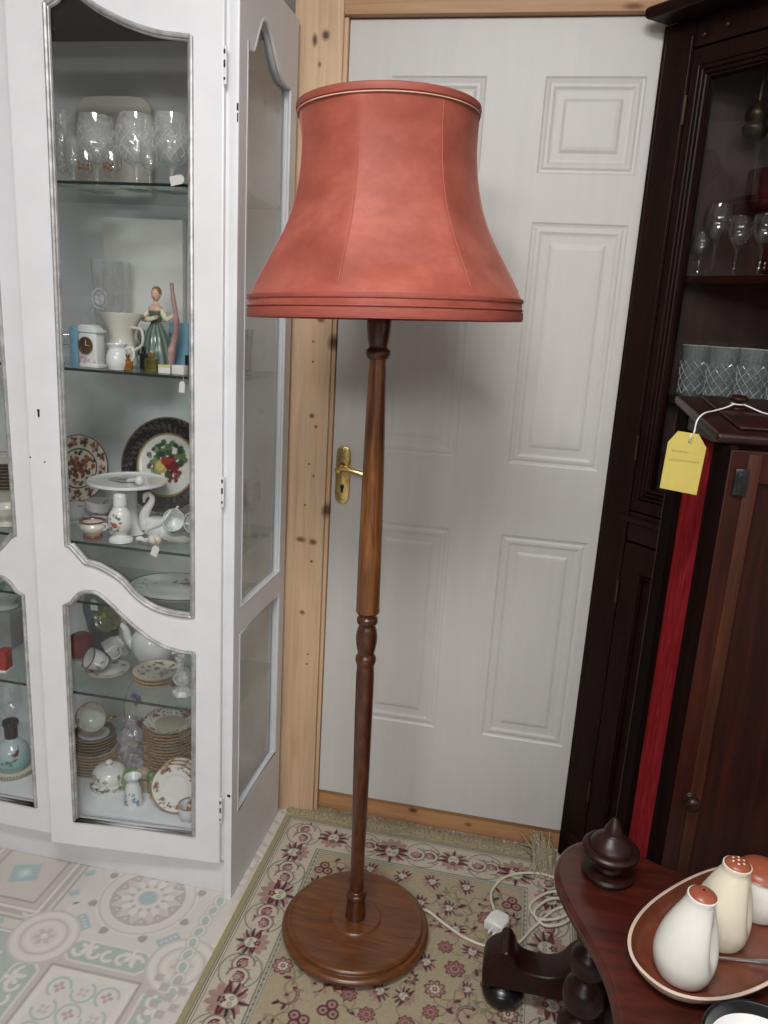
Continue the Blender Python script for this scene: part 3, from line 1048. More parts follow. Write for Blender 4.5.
def cabinet():
    root = thing('display_cabinet', 'tall white painted display cabinet with shaped glass doors, crammed with china, left of lamp', 'display cabinet', (0, 0, 0))
    XR, XL, YF, YB, ZT = -.605, -1.487, 1.515, 1.868, 2.046
    # plinth, floor, roof, back, far side
    MB().box((XL, YF+.012, 0), (XR-.001, YB, .105), .003).build('plinth', WHITE, root)
    MB().box((XL, YF+.016, .105), (XR-.021, YB-.001, .165), .002).build('cabinet_floor', WHITE_IN, root)
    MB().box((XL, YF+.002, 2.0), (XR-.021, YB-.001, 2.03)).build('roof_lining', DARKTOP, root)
    MB().box((XL, YF+.004, 2.03), (XR-.021, YB-.001, ZT), .004).build('cabinet_top', WHITE, root)
    MB().box((XL, YB-.014, .165), (XR-.021, YB-.001, 2.0)).build('back_panel', WHITE_IN, root)
    MB().box((XL-.02, YF+.004, 0), (XL, YB, ZT), .003).build('side_panel', WHITE, root)
    MB().box((XL, YF+.004, 2.0), (XR-.001, YF+.02, ZT), .002).build('head_rail', WHITE, root)
    MB().box((-1.485, YF-.002, .088), (-1.048, YF+.016, .104), .004).build('bottom_moulding', WHITE, root)
    # glazed right side
    outer = [(YF-.003, 0), (YB, 0), (YB, ZT), (YF-.003, ZT)]
    su = sections([[(1.556, .752), (1.556, 1.905)], [(1.556, 1.905), (1.566, 1.895)], [(1.566, 1.895), (1.59, 1.90), (1.612, 1.935), (1.635, 1.966), (1.66, 1.972), (1.69, 1.955), (1.72, 1.925), (1.745, 1.905), (1.775, 1.893), (1.822, 1.893)], [(1.822, 1.893), (1.822, .752)]])
    sl = sections([[(1.549, .222), (1.549, .687)], [(1.825, .687), (1.825, .222)]])
    MY = Matrix(((0, 0, 1, XR-.010), (1, 0, 0, 0), (0, 1, 0, 0), (0, 0, 0, 1)))
    sf = sheet('side_frame', outer, [su, sl], .02, MY, WHITE, root, .003)
    for o in (su, sl):
        MB().tube([(XR-.003, p[0], p[1]) for p in o], .0045, 6, True).build('beading', WHITE, sf)
    MB().box((XR-.016, 1.545, .20), (XR-.012, 1.835, 1.985)).build('pane', PANE, sf)
    MB().box((-.652, YF-.002, .106), (XR-.0005, YF+.014, ZT-.002), .002).build('corner_stile', WHITE, root)
    # chips on the corner stile
    MB().box((XR-.0046, YF-.0036, 1.772), (XR-.001, YF-.002, 1.785), .0012).build('paint_chip', CHIP, sf)
    MB().box((XR-.0038, YF-.0036, 1.752), (XR-.0012, YF-.002, 1.768), .001).build('paint_chip', CHIP, sf)
    MB().box((XR-.012, YF-.0036, .285), (XR-.004, YF-.0025, .292), .0005).build('paint_chip', CHIP, sf)
    # doors
    def leaf(name, hx, hy, ang, sgn, zlo):
        d = bpy.data.objects.new(name, None)
        COL.objects.link(d)
        d.parent = root
        d.location = (hx, hy, 0)
        d.rotation_euler = (0, 0, ang)
        u0, u1 = .0015, .432
        out = [(u0, zlo), (u1, zlo), (u1, 1.995), (u0, 1.995)]
        M = Matrix(((sgn, 0, 0, 0), (0, 0, -1, .011), (0, 1, 0, 0), (0, 0, 0, 1)))
        up, lo = sections(UP), sections(LO)
        fr = sheet('door_frame', out, [up, lo], .022, M, WHITE, d, .004)
        for o in (up, lo):
            zc = sum(p[1] for p in o)/len(o)
            uc = sum(p[0] for p in o)/len(o)
            ins = [(sgn*(p[0]+(uc-p[0])*.02), .0045, p[1]+(zc-p[1])*.006) for p in o]
            MB().tube([(sgn*p[0], -.001, p[1]) for p in o], .0048, 8, True).tube(ins, .0052, 8, True).build('silver_beading', SILVER, d)
        MB().box((min(sgn*.055, sgn*.375), .012, .17), (max(sgn*.055, sgn*.375), .016, 1.975)).build('pane', PANE, d)
        return d
    d1 = leaf('door', -.6285, 1.5015, rad(5.0), -1, .104)
    k = MB()
    Mk = Matrix.Rotation(PI/2, 4, 'X')
    k.lathe([(0, .0008), (.003, .0008), (.003, 0), (0, 0)], 12, Matrix.Translation((-.404, -.0002, 1.174)) @ Mk)
    k.box((-.4062, -.0008, 1.160), (-.4018, .0005, 1.174), .0004)
    for u, z in ((.396, 1.063), (.428, 1.071)):
        MB().lathe([(0, .0008), (.0018, .0006), (.0018, 0), (0, 0)], 10, Matrix.Translation((-u, -.0002, z)) @ Mk).build('screw_hole', CHIP, d1)
    k.build('keyhole', CHIP, d1)
    for z in (1.845, 1.03, .255):
        hg = MB().tube([(.001, -.0028, z-.032), (.001, -.0028, z+.032)], .0034, 10).build('hinge', WHITE, d1)
        c = MB()
        for q, w in ((.024, .005), (.004, .008), (-.022, .003)):
            c.box((-.0016, -.0068, z+q-w), (.0022, -.0056, z+q+w*.6), .0007)
        c.build('hinge_chip', CHIP, hg)
    leaf('door', -1.480, 1.493, 0, 1, .104)
    # glass shelves
    for kx, y0 in (('A', 1.556), ('B', 1.553), ('C', 1.553), ('D', 1.553), ('E', 1.585)):
        z = SH[kx]
        s = MB().box((XL+.005, y0+.002, z-.006), (XR-.022, YB-.018, z)).build('glass_shelf', SHELFG, root)
        MB().box((XL+.005, y0, z-.006), (XR-.022, y0+.002, z)).build('shelf_edge', SHELFEDGE, s)
    return root

# ------------------------------------------------------------------ floor lamp
def floor_lamp():
    L = thing('floor_lamp', 'tall turned oak standard lamp with flared salmon red fabric shade', 'floor lamp', (-.2835, 1.4785, RUG_T))
    tilt = rad(-.85)
    b = MB()
    b.lathe(sprof([(0, .042), (.05, .042), (.056, .0415), (.0585, .0395), (.061, .0385), (.064, .0375), (.09, .0350), (.118, .0345), (.134, .0362), (.146, .0378), (.1535, .0368), (.1575, .0330), (.1575, .0295), (.1555, .0275), (.1570, .0258), (.1640, .0245), (.1695, .0205), (.1705, .0160), (.1680, .0115), (.1600, .0085), (.14, .006), (0, .006)], 4), 96)
    base = b.build('base', BASEW, L)
    base.location = (0, 0, .006)
    for k in range(3):
        a = 2*PI*k/3-PI/2
        MB().lathe([(0, .010), (.016, .010), (.020, .003), (.018, -.006), (0, -.006)], 20, Matrix.Translation((.146*math.cos(a), .146*math.sin(a), 0))).build('foot', POLED, base)
    def at(px, py):
        return spoty(px, py, 1.478)
    # pole, in sections of different turning
    pole = bpy.data.objects.new('pole', None)
    COL.objects.link(pole)
    pole.parent = L
    pole.location = (-.001, 0, .043)
    pole.rotation_euler = (0, tilt, 0)
    z0 = .043+RUG_T
    def prof(rows):
        return sprof([(r, z-z0) for r, z in rows], 4)
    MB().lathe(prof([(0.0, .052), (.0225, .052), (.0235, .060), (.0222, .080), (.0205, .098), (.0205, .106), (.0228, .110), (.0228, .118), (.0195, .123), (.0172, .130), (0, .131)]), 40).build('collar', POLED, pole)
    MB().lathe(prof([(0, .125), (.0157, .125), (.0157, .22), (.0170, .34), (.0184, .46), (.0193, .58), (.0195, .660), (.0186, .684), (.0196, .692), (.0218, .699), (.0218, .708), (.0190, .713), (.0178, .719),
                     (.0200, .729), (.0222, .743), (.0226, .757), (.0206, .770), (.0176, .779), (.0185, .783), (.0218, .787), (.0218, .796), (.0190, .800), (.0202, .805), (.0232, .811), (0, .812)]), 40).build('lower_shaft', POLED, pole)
    MB().lathe(prof([(0, .810), (.0232, .810), (.0243, .825), (.0241, .91), (.0232, 1.0), (.0217, 1.10), (.0194, 1.21), (.0174, 1.295), (.0162, 1.322), (.0162, 1.331), (0, 1.332)]), 40).build('upper_shaft', POLE, pole)
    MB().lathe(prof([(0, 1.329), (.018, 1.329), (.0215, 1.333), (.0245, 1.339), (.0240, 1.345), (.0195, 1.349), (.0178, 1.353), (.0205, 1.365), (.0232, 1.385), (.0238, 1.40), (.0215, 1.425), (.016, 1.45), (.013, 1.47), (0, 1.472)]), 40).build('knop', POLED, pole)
    holder = MB().lathe([(0, 1.42), (.011, 1.42), (.011, 1.46), (.017, 1.462), (.017, 1.52), (.014, 1.525), (0, 1.525)], 24, Matrix.Translation((0, 0, -z0))).build('bulb_holder', BRASS, pole)
    MB().lathe(sprof([(0, 1.52), (.013, 1.525), (.016, 1.54), (.03, 1.58), (.03, 1.605), (.018, 1.628), (0, 1.633)], 4), 24, Matrix.Translation((0, 0, -z0))).build('bulb', mat('opal_bulb', (232, 230, 222), .25), holder)
    # shade with seven stretched fabric panels
    sh = bpy.data.objects.new('shade', None)
    COL.objects.link(sh)
    sh.parent = L
    sh.location = (.0430, 0, 0)
    sh.rotation_euler = (0, rad(-2.2), 0)
    rows = sprof([(r*.984, z-RUG_T) for r, z in [(.2590, 1.406), (.2602, 1.42), (.2595, 1.438), (.2545, 1.453), (.238, 1.482), (.219, 1.514), (.2015, 1.544), (.1878, 1.572), (.1755, 1.607), (.1665, 1.648), (.1622, 1.69), (.1618, 1.72), (.1632, 1.748), (.1655, 1.767)]], 5)
    rz = lambda z: z
    NP = 7
    off = -PI/2-rad(17)-YAW*.0+rad(10.5)
    def facet(a, z):
        t = (((a-off)/(2*PI/NP)) % 1.0)-.5
        zz = z+RUG_T
        k = .85*max(0.0, min(1.0, (zz-1.445)/.045))*max(.35, 1-(zz-1.44)/.45)*max(0.0, min(1.0, (1.765-zz)/.05))
        chord = math.cos(PI/NP)/math.cos(t*2*PI/NP)
        return 1-k*(1-chord)
    m, nt, out = nodes('salmon_velvet')
    bs = principled(nt, out, .55, 0, .3)
    n = noise(nt, (9, 9, 14), 5, .65)
    r = ramp(nt, n.outputs[0], [(.3, (140, 67, 55)), (.5, (158, 80, 66)), (.7, (176, 96, 81))])
    nt.links.new(r.outputs[0], bs.inputs['Base Color'])
    bs.inputs['Sheen Weight'].default_value = .35
    bs.inputs['Sheen Roughness'].default_value = .4
    bs.inputs['Sheen Tint'].default_value = lin((235, 170, 150))
    n2 = noise(nt, (700, 700, 700), 2)
    bump(nt, bs, n2.outputs[0], .12, .001)
    FAB = m
    s = MB()
    inner = [(r_-.003, z_) for r_, z_ in rows[::-1]]
    SEG = 196
    s.lathe(rows+inner+[rows[0]], SEG, None, facet)
    s.build('fabric', FAB, sh, smooth=50)
    seam = MB()
    for k in range(NP):
        a = off+2*PI*k/NP
        a += PI/NP*0
        # ribs sit half a panel round from where the chord is deepest
        pts = []
        for (rr, zz) in rows:
            if zz+RUG_T < 1.455 or zz+RUG_T > 1.755: continue
            q = rr*facet(a+PI/NP*0, zz)+.0006
            pts.append((q*math.cos(a), q*math.sin(a), zz))
        seam.tube(pts, .0009, 5)
    seam.build('seam', mat('salmon_seam', (172, 96, 81), .6, 0, .04), sh)
    def hoop(rr, z, t, h, name, mt):
        q = [(rr, z-h/2), (rr+t, z-h/2+h*.15), (rr+t*1.15, z), (rr+t, z+h/2-h*.15), (rr, z+h/2), (rr-.001, z), (rr, z-h/2)]
        MB().lathe([(a*.984, rz(b)-RUG_T) for a, b in q], 128).build(name, mt, sh)
    TRIM = mat('salmon_braid', (152, 75, 62), .6, 0, .06, (30, 30, 200))
    PIP = mat('cream_piping', (214, 178, 154), .6, 0, .05)
    hoop(.2585, 1.4405, .0034, .009, 'trim_band', TRIM)
    hoop(.2590, 1.4140, .0036, .019, 'trim_band', TRIM)
    hoop(.2608, 1.4250, .0020, .0026, 'piping', TRIM)
    hoop(.2610, 1.4060, .0014, .002, 'piping', TRIM)
    hoop(.1635, 1.765, .0042, .015, 'trim_band', TRIM)
    hoop(.1655, 1.7565, .0014, .0022, 'piping', PIP)
    w = MB()
    zc = 1.64-RUG_T
    w.tube([(.018*math.cos(2*PI*k/24), .018*math.sin(2*PI*k/24), 1.53-RUG_T) for k in range(24)], .0015, 6, True)
    for k in range(3):
        a = 2*PI*k/3
        w.tube([(.018*math.cos(a), .018*math.sin(a), 1.53-RUG_T), (.10*math.cos(a), .10*math.sin(a), 1.66-RUG_T), (.160*math.cos(a), .160*math.sin(a), 1.757-RUG_T)], .0016, 6)
    w.build('shade_carrier', BRASS, sh)
    # white flex and plug on the rug
    fx = mat('cream_flex', (214, 208, 190), .45, 0, .03)
    base_l = Vector((-.2835, 1.4785, RUG_T))
    raw = [(-.165, 1.545, .018), (-.132, 1.577, .012), (-.085, 1.556, .004), (-.03, 1.524, .004), (.028, 1.512, .004), (.085, 1.530, .005), (.13, 1.60, .006), (.175, 1.665, .006), (.215, 1.70, .006),
           (.19, 1.735, .005), (.15, 1.715, .005), (.118, 1.665, .005), (.14, 1.625, .008), (.19, 1.64, .010), (.225, 1.685, .010), (.20, 1.705, .012), (.16, 1.69, .012), (.128, 1.64, .011), (.155, 1.605, .010), (.205, 1.63, .011), (.235, 1.69, .010),
           (.205, 1.765, .006), (.16, 1.790, .005), (.10, 1.782, .005), (.05, 1.75, .005), (.024, 1.70, .005), (.022, 1.66, .008), (.032, 1.615, .016)]
    pts = [Vector(p)+Vector((0, 0, RUG_T+.001))-base_l for p in raw]
    flex = MB().tube(catmull(pts, 8), .0033, 8).build('flex', fx, L)
    pl = MB()
    Mp = Matrix.Translation(Vector((.043, 1.578, RUG_T+.002))-base_l) @ Matrix.Rotation(rad(-25), 4, 'Z')
    o = [(-.024, -.026), (.024, -.026), (.025, .008), (.016, .026), (-.016, .026), (-.025, .008)]
    pl.prism(o, 0, .030, .006, Mp, 3)
    pl.box((-.006, -.040, .008), (-.002, -.026, .014), .0005, Mp).box((.006, -.040, .008), (.010, -.026, .014), .0005, Mp)
    pl.build('plug', mat('white_plug', (228, 227, 224), .35), flex)

# ------------------------------------------------------------------ dark corner cabinet
P0 = Vector((.212, 1.88, 0))
def corner_cabinet():
    W = .85
    R = thing('corner_cabinet', 'nearly black tall corner cabinet with glazed upper door holding glasses, right of white door', 'corner cabinet', P0, -PI/4)
    MB().prism([(.006, .004), (W/2, W/2-.002), (W-.006, .004)], .0115, .08).build('plinth', DKWOOD, R)
    # two back panels meeting in the corner
    b = MB()
    b.prism([(.006, .004), (W/2, W/2-.002), (W/2, W/2-.020), (.024, .004)], .08, 2.02)
    b.prism([(W-.006, .004), (W-.024, .004), (W/2, W/2-.020), (W/2, W/2-.002)], .08, 2.02)
    b.build('back_panel', CABBACK, R)
    for z, nm in ((.10, 'bottom_board'), (.99, 'shelf'), (1.275, 'shelf'), (1.532, 'shelf'), (1.985, 'top_board')):
        MB().prism([(.036, .018), (W/2, W/2-.026), (W-.036, .018)], z-.016, z, .002).build(nm, MAHOG if 'shelf' in nm else DKWOOD, R)
    # frame: pilasters, frieze, rails
    for s in (0, 1):
        x0 = 0 if s == 0 else W-.052
        if s == 0:
            p = MB().prism([(-.026, -.006), (-.026, .0), (0, .020), (.052, .020), (.052, -.006)], .0115, 2.034, .002)
            p.tube([(-.018, -.0055, .1), (-.018, -.0055, 2.0)], .0014, 6)
        else:
            p = MB().box((x0, -.006, .0115), (x0+.052, .020, 2.034), .003)
        for q in (.046,):
            p.tube([(x0+q, -.0055, .1), (x0+q, -.0055, 2.0)], .0014, 6)
        p.build('pilaster', DKWOOD, R)
    MB().box((.052, -.004, 1.978), (W-.052, .018, 2.034), .002).build('frieze', DKWOOD, R)
    MB().box((.052, -.004, .93), (W-.052, .018, 1.0), .002).box((.03, -.012, .975), (W-.03, .0, .99), .004).build('middle_rail', DKWOOD, R)
    MB().box((0, -.009, .0115), (W, .018, .10), .003).build('base_rail', DKWOOD, R)
    cn = MB()
    for (o, z0, z1, ov) in ((0, 2.034, 2.0595, .066),):
        cn.prism([(-.024-ov*.12, -ov), (W+ov*.35, -ov), (W+.0, .0), (W/2, W/2-.03), (0, 0), (-.024, -.001)], z0, z1, .009, None, 4)
    cn.build('cornice', DKWOOD, R)
    # upper glazed door
    dz0, dz1 = 1.004, 1.974
    d = bpy.data.objects.new('glazed_door', None)
    COL.objects.link(d); d.parent = R
    Mf = Matrix(((1, 0, 0, 0), (0, 0, -1, .004), (0, 1, 0, 0), (0, 0, 0, 1)))
    go = [(.100, 1.06), (W-.100, 1.06), (W-.100, 1.914), (.100, 1.914)]
    sheet('door_frame', [(.055, dz0), (W-.055, dz0), (W-.055, dz1), (.055, dz1)], [go], .022, Mf, DKWOOD, d, .003)
    bd = MB()
    for q, r in ((.006, .0035), (.016, .003), (.026, .0025)):
        bd.tube([(.100-q, -.008, 1.06-q), (W-.100+q, -.008, 1.06-q), (W-.100+q, -.008, 1.914+q), (.100-q, -.008, 1.914+q)], r, 6, True)
    bd.build('door_moulding', DKWOOD, d)
    MB().box((.096, .006, 1.055), (W-.096, .010, 1.918)).build('pane', PANE_DARK, d)
    hg = mat('aged_brass', (74, 62, 46), .4, .8, .2)
    for z in (1.86, 1.15):
        MB().tube([(.053, -.009, z-.028), (.053, -.009, z+.028)], .003, 8).build('hinge', hg, d)
    # carved sprigs on the frieze
    for q in ((.075, -.006, 1.996), (.125, -.006, 2.002)):
        MB().ball(q, (.006, .006, .006)).build('frieze_stud', ROSEW, R)
    # lower door
    d2 = bpy.data.objects.new('cupboard_door', None)
    COL.objects.link(d2); d2.parent = R
    go = [(.115, .18), (W-.115, .18), (W-.115, .85), (.115, .85)]
    sheet('door_frame', [(.055, .106), (W-.055, .106), (W-.055, .925), (.055, .925)], [go], .022, Mf, DKWOOD, d2, .003)
    MB().box((.11, .002, .175), (W-.11, .012, .855)).box((.15, -.004, .215), (W-.15, .006, .815), .004).build('door_panel', DKWOOD, d2)
    bd = MB()
    bd.tube([(.109, -.008, .174), (W-.109, -.008, .174), (W-.109, -.008, .856), (.109, -.008, .856)], .004, 6, True)
    bd.build('door_moulding', DKWOOD, d2)
    for z in (.80, .25):
        MB().tube([(.053, -.009, z-.028), (.053, -.009, z+.028)], .003, 8).build('hinge', hg, d2)
    # little brass lamp holder hanging inside at the top
    lh = MB()
    Ml = Matrix.Translation((.17, .07, 1.80))
    lh.lathe(sprof([(0, .17), (.006, .168), (.006, .075), (.012, .070), (.020, .058), (.024, .045), (.020, .03), (.026, .022), (.022, .008), (.012, 0), (0, 0)], 3), 24, Ml)
    lh.build('lamp_holder', hg, R)

def cworld(s, d, z):
    """a point inside the corner cabinet: s along the front, d behind it"""
    q = .70710678
    return Vector((P0.x+s*q+d*q, P0.y-s*q+d*q, z))

def corner_contents():
    def wine(name, h, rb, label, mt=CLEARG):
        foot = rb*.82
        prof = sprof([(0, .003), (foot*.4, .0035), (foot, .0015), (foot, 0), (0, 0)], 1)
        st = [(0, 0), (foot, 0), (foot, .0018), (foot*.35, .005), (.0036, .012), (.0032, h*.42), (.006, h*.46), (rb*.62, h*.54), (rb*.98, h*.70), (rb*.98, h*.82), (rb*.86, h), (rb*.82, h),
              (rb*.93, h*.82), (rb*.93, h*.70), (rb*.56, h*.55), (0, h*.49)]
        o = MB().lathe(st, 32).build(name, mt)
        return tag(o, label, 'wine glass', 'stem glasses in the dark corner cabinet')
    z = 1.5325
    g = [(.136, .046, .142, .031, 'tall wine glass at the left front of the corner cabinet upper shelf, largest bowl'),
         (.103, .046, .088, .021, 'shortest stemmed glass, furthest left on the corner cabinet upper shelf'),
         (.189, .044, .116, .026, 'wine glass right of the tallest one on the upper shelf, below the ruby bowl'),
         (.244, .044, .116, .026, 'rightmost wine glass on the corner cabinet upper shelf at the picture edge')]
    for s, d, h, r, lb in g:
        o = wine('wine_glass', h, r, lb)
        o.location = cworld(s, d, z)
    o = MB().lathe(sprof([(0, 0), (.028, 0), (.030, .005), (.010, .014), (.008, .06), (.009, .118), (.040, .128), (.056, .150), (.060, .205), (.057, .205), (.052, .155), (.036, .134), (0, .128)], 4), 48,
                   None, lambda a, z: 1+.018*math.cos(a*16)).build('glass_bowl', RUBY)
    o.location = cworld(.222, .098, z)
    tag(o, 'deep ruby red cut glass bowl behind the wine glasses in the corner cabinet', 'bowl')
    # cut tumblers on the lower shelf
    z = 1.2755
    h, r = .112, .034
    prof = [(0, 0), (r*.84, 0), (r*.86, .004), (r*.93, h*.45), (r*.96, h*.75), (r, h), (r*.93, h), (r*.88, h*.7), (r*.80, .014), (0, .012)]
    tm = glass_mat('tumbler_crystal', (240, 246, 246), .16, 2.6, body=(214, 222, 222), ws=220)
    first = MB().lathe(dense(prof, .006), 48, None, lambda a, zz: 1+(.03*math.cos(a*12+zz*160) if zz < h*.72 else 0)).build('cut_tumbler', tm)
    cut_pattern(first, lambda zz: r*(.86+.12*zz/h)*1.012, .008, h*.70, 10, .30)
    MB().tube([(r*.985*math.cos(2*PI*k/32), r*.985*math.sin(2*PI*k/32), h) for k in range(32)], .0008, 5, True).build('rim', CUTLINE, first)
    lab = ['cut crystal tumbler furthest left on the corner cabinet shelf above the brown cabinet', 'second cut crystal tumbler from the left on the lower cabinet shelf', 'third cut crystal tumbler from the left on the lower cabinet shelf',
           'rightmost cut crystal tumbler in front row on lower cabinet shelf', 'cut crystal tumbler half hidden at the back left of the lower cabinet shelf', 'cut crystal tumbler half hidden at the back right of the lower cabinet shelf']
    pos = [(.128, .054), (.196, .05), (.264, .055), (.334, .055), (.20, .122), (.275, .128)]
    for i, ((s, d), lb) in enumerate(zip(pos, lab)):
        if i == 0:
            o = tag(first, lb, 'tumbler', 'cut tumblers in the corner cabinet')
            o.location = cworld(s, d, z)
        else:
            dup(first, cworld(s, d, z), lb)

# ------------------------------------------------------------------ mahogany cabinet with red side
def red_cabinet():
    R = thing('fabric_sided_cabinet', 'tall mahogany cabinet with red fabric side panel on black scrolled feet, behind the small table', 'cabinet', (.275, 1.2, 0), rad(5))
    W, D, ZB = .32, .255, .135
    zt = lambda y: 1.256+.125*y
    # carcass
    def slab(x0, x1, y0, y1, z0, z1b, z1f, m, name, parent=R, bev=.002):
        mb = MB()
        v = [(x0, y0, z0), (x1, y0, z0), (x1, y1, z0), (x0, y1, z0), (x0, y0, z1f), (x1, y0, z1f), (x1, y1, z1b), (x0, y1, z1b)]
        mb.add(v, [(0, 3, 2, 1), (4, 5, 6, 7), (0, 1, 5, 4), (1, 2, 6, 5), (2, 3, 7, 6), (3, 0, 4, 7)])
        return mb.build(name, m, parent, smooth=0)
    slab(.030, W, .0225, D, ZB, zt(D), zt(.0225), MAHOG, 'carcass')
    MB().box((.0158, .010, ZB), (.030, .030, 1.254)).build('filler_strip', REDW, R)
    # left side: front post rounded, back post, rails, fabric between
    MB().prism([(.0+.014*(1-math.cos(a)), .014*(1-math.sin(a))) for a in [PI/2*k/6 for k in range(7)]]+[(.0155, .0), (.0155, .030), (0, .030)], ZB, 1.254, 0).build('front_post', DKMATT, R, smooth=50)
    slab(0, .032, .192, D, ZB, zt(D)-.0005, zt(.192)-.0005, DKMATT, 'back_post')
    slab(.002, .0295, .0305, .1915, ZB, .185, .185, DKWOOD, 'side_rail')
    slab(.002, .0295, .0305, .1915, zt(.1)-.016, zt(.19)-.001, zt(.03)-.001, DKWOOD, 'side_rail')
    red = wood('red_moire', [(.3, (96, 14, 19)), (.5, (124, 24, 29)), (.75, (146, 42, 45))], (60, 60, 6), .7, .1, 0, 2.5, .15)
    fb = MB()
    nx = 40
    vs, fs = [], []
    for i in range(nx+1):
        y = .028+.166*i/nx
        dxx = .003*math.sin(i*1.1)
        vs += [(.014+dxx, y, .17), (.014+dxx, y, zt(y)-.004)]
    for i in range(nx):
        fs.append((2*i, 2*i+1, 2*i+3, 2*i+2))
    fb.add(vs, fs)
    fb.build('fabric_panel', red, R, recalc=False)
    lt = mat('pale_bead', (150, 122, 100), .5, 0, .1)
    MB().tube([(-.0005, D-.001, .15), (-.0005, D-.001, 1.27)], .0012, 6).build('edge_bead', ROSEW, R)
    # sloping lid with moulded edge
    lid = MB()
    sl = math.atan(.125)
    Ml = Matrix.Translation((0, 0, 1.256)) @ Matrix.Rotation(sl, 4, 'X')
    lid.box((-.008, -.004, 0), (W+.010, D+.006, .016), .006, Ml, 3)
    lid.box((.030, .022, .017), (W-.02, D-.012, .022), .003, Ml)
    lido = lid.build('lid', ROSEW, R)
    kb = MB().lathe(sprof([(0, .0), (.012, 0), (.012, .003), (.006, .006), (.007, .010), (.013, .013), (.015, .017), (.011, .021), (0, .022)], 3), 24, Ml @ Matrix.Translation((.064, .150, .022))).build('lid_knob', MAHOG, lido)
    # door in the front
    Mf = Matrix(((1, 0, 0, 0), (0, 0, -1, .010), (0, 1, 0, 0), (0, 0, 0, 1)))
    dr = sheet('door', [(.0165, .16), (W-.004, .16), (W-.004, 1.248), (.0165, 1.248)], [[(.064, .22), (W-.036, .22), (W-.036, 1.20), (.064, 1.20)]], .022, Mf, REDW, R, .002)
    MB().box((.06, .006, .21), (W-.03, .014, 1.21)).build('door_panel', MAHOG, dr)
    MB().box((.042, -.0035, .165), (.062, .002, 1.244), .002).build('stile_strip', STILE, dr)
    esc = MB().box((.026, -.0065, 1.180), (.047, -.0005, 1.222), .004).box((.031, -.008, 1.190), (.042, -.006, 1.215), .002)
    esc.build('lock_plate', BLACKM, dr)
    MB().lathe(sprof([(0, .026), (.009, .024), (.0125, .018), (.011, .012), (.006, .008), (.006, .003), (.010, .001), (.010, 0), (0, 0)], 3), 24,
               Matrix.Translation((.044, -.0030, .668)) @ Matrix.Rotation(PI/2, 4, 'X')).build('knob', ROSEW, dr)
    # two scrolled black feet running across underneath
    inv = Matrix.Rotation(-rad(5), 4, 'Z') @ Matrix.Translation((-.275, -1.2, 0))
    for fy, xl in ((1.385, .063), (1.258, .292)):
        out = [(xl-.045, .062), (xl-.048, .10), (xl-.040, .125), (xl-.025, .140), (xl-.006, .152), (xl+.012, .150), (xl+.020, .132), (xl+.034, .118), (xl+.065, .113), (xl+.095, .117), (xl+.115, .130),
               (xl+.128, .152), (xl+.145, .170), (xl+.170, .176), (xl+.185, .168), (xl+.185, .135), (.56, .134), (.56, .062)]
        out = sections([out[:13], out[12:16], [out[15], out[16]], [out[16], out[17]], [out[17], out[0]]], 3)
        Mx = inv @ Matrix(((1, 0, 0, 0), (0, 0, -1, fy+.034), (0, 1, 0, 0), (0, 0, 0, 1)))
        fm_ = MB().prism(out, 0, .068, .006, Mx, 3)
        for (rx, rz_, rr) in ((xl-.002, .145, .0125), (xl+.167, .165, .0135)):
            fm_.tube([tuple(inv @ Vector((rx, fy+t, rz_))) for t in (-.038, -.035, .035, .038)], [rr*.8, rr, rr, rr*.8], 20)
        ft = fm_.build('scroll_foot', ROSEW, R)
        for bx in (xl, .53):
            zb = RUG_T+.0005 if bx < .25 else .0
            MB().lathe(sprof([(0, .066), (.026, .066), (.028, .060), (.030, .056), (.042, .046), (.0455, .032), (.040, .016), (.028, zb), (0, zb)], 3), 32, inv @ Matrix.Translation((bx, fy, 0))).build('bun_foot', BLACKM, ft)
    return R

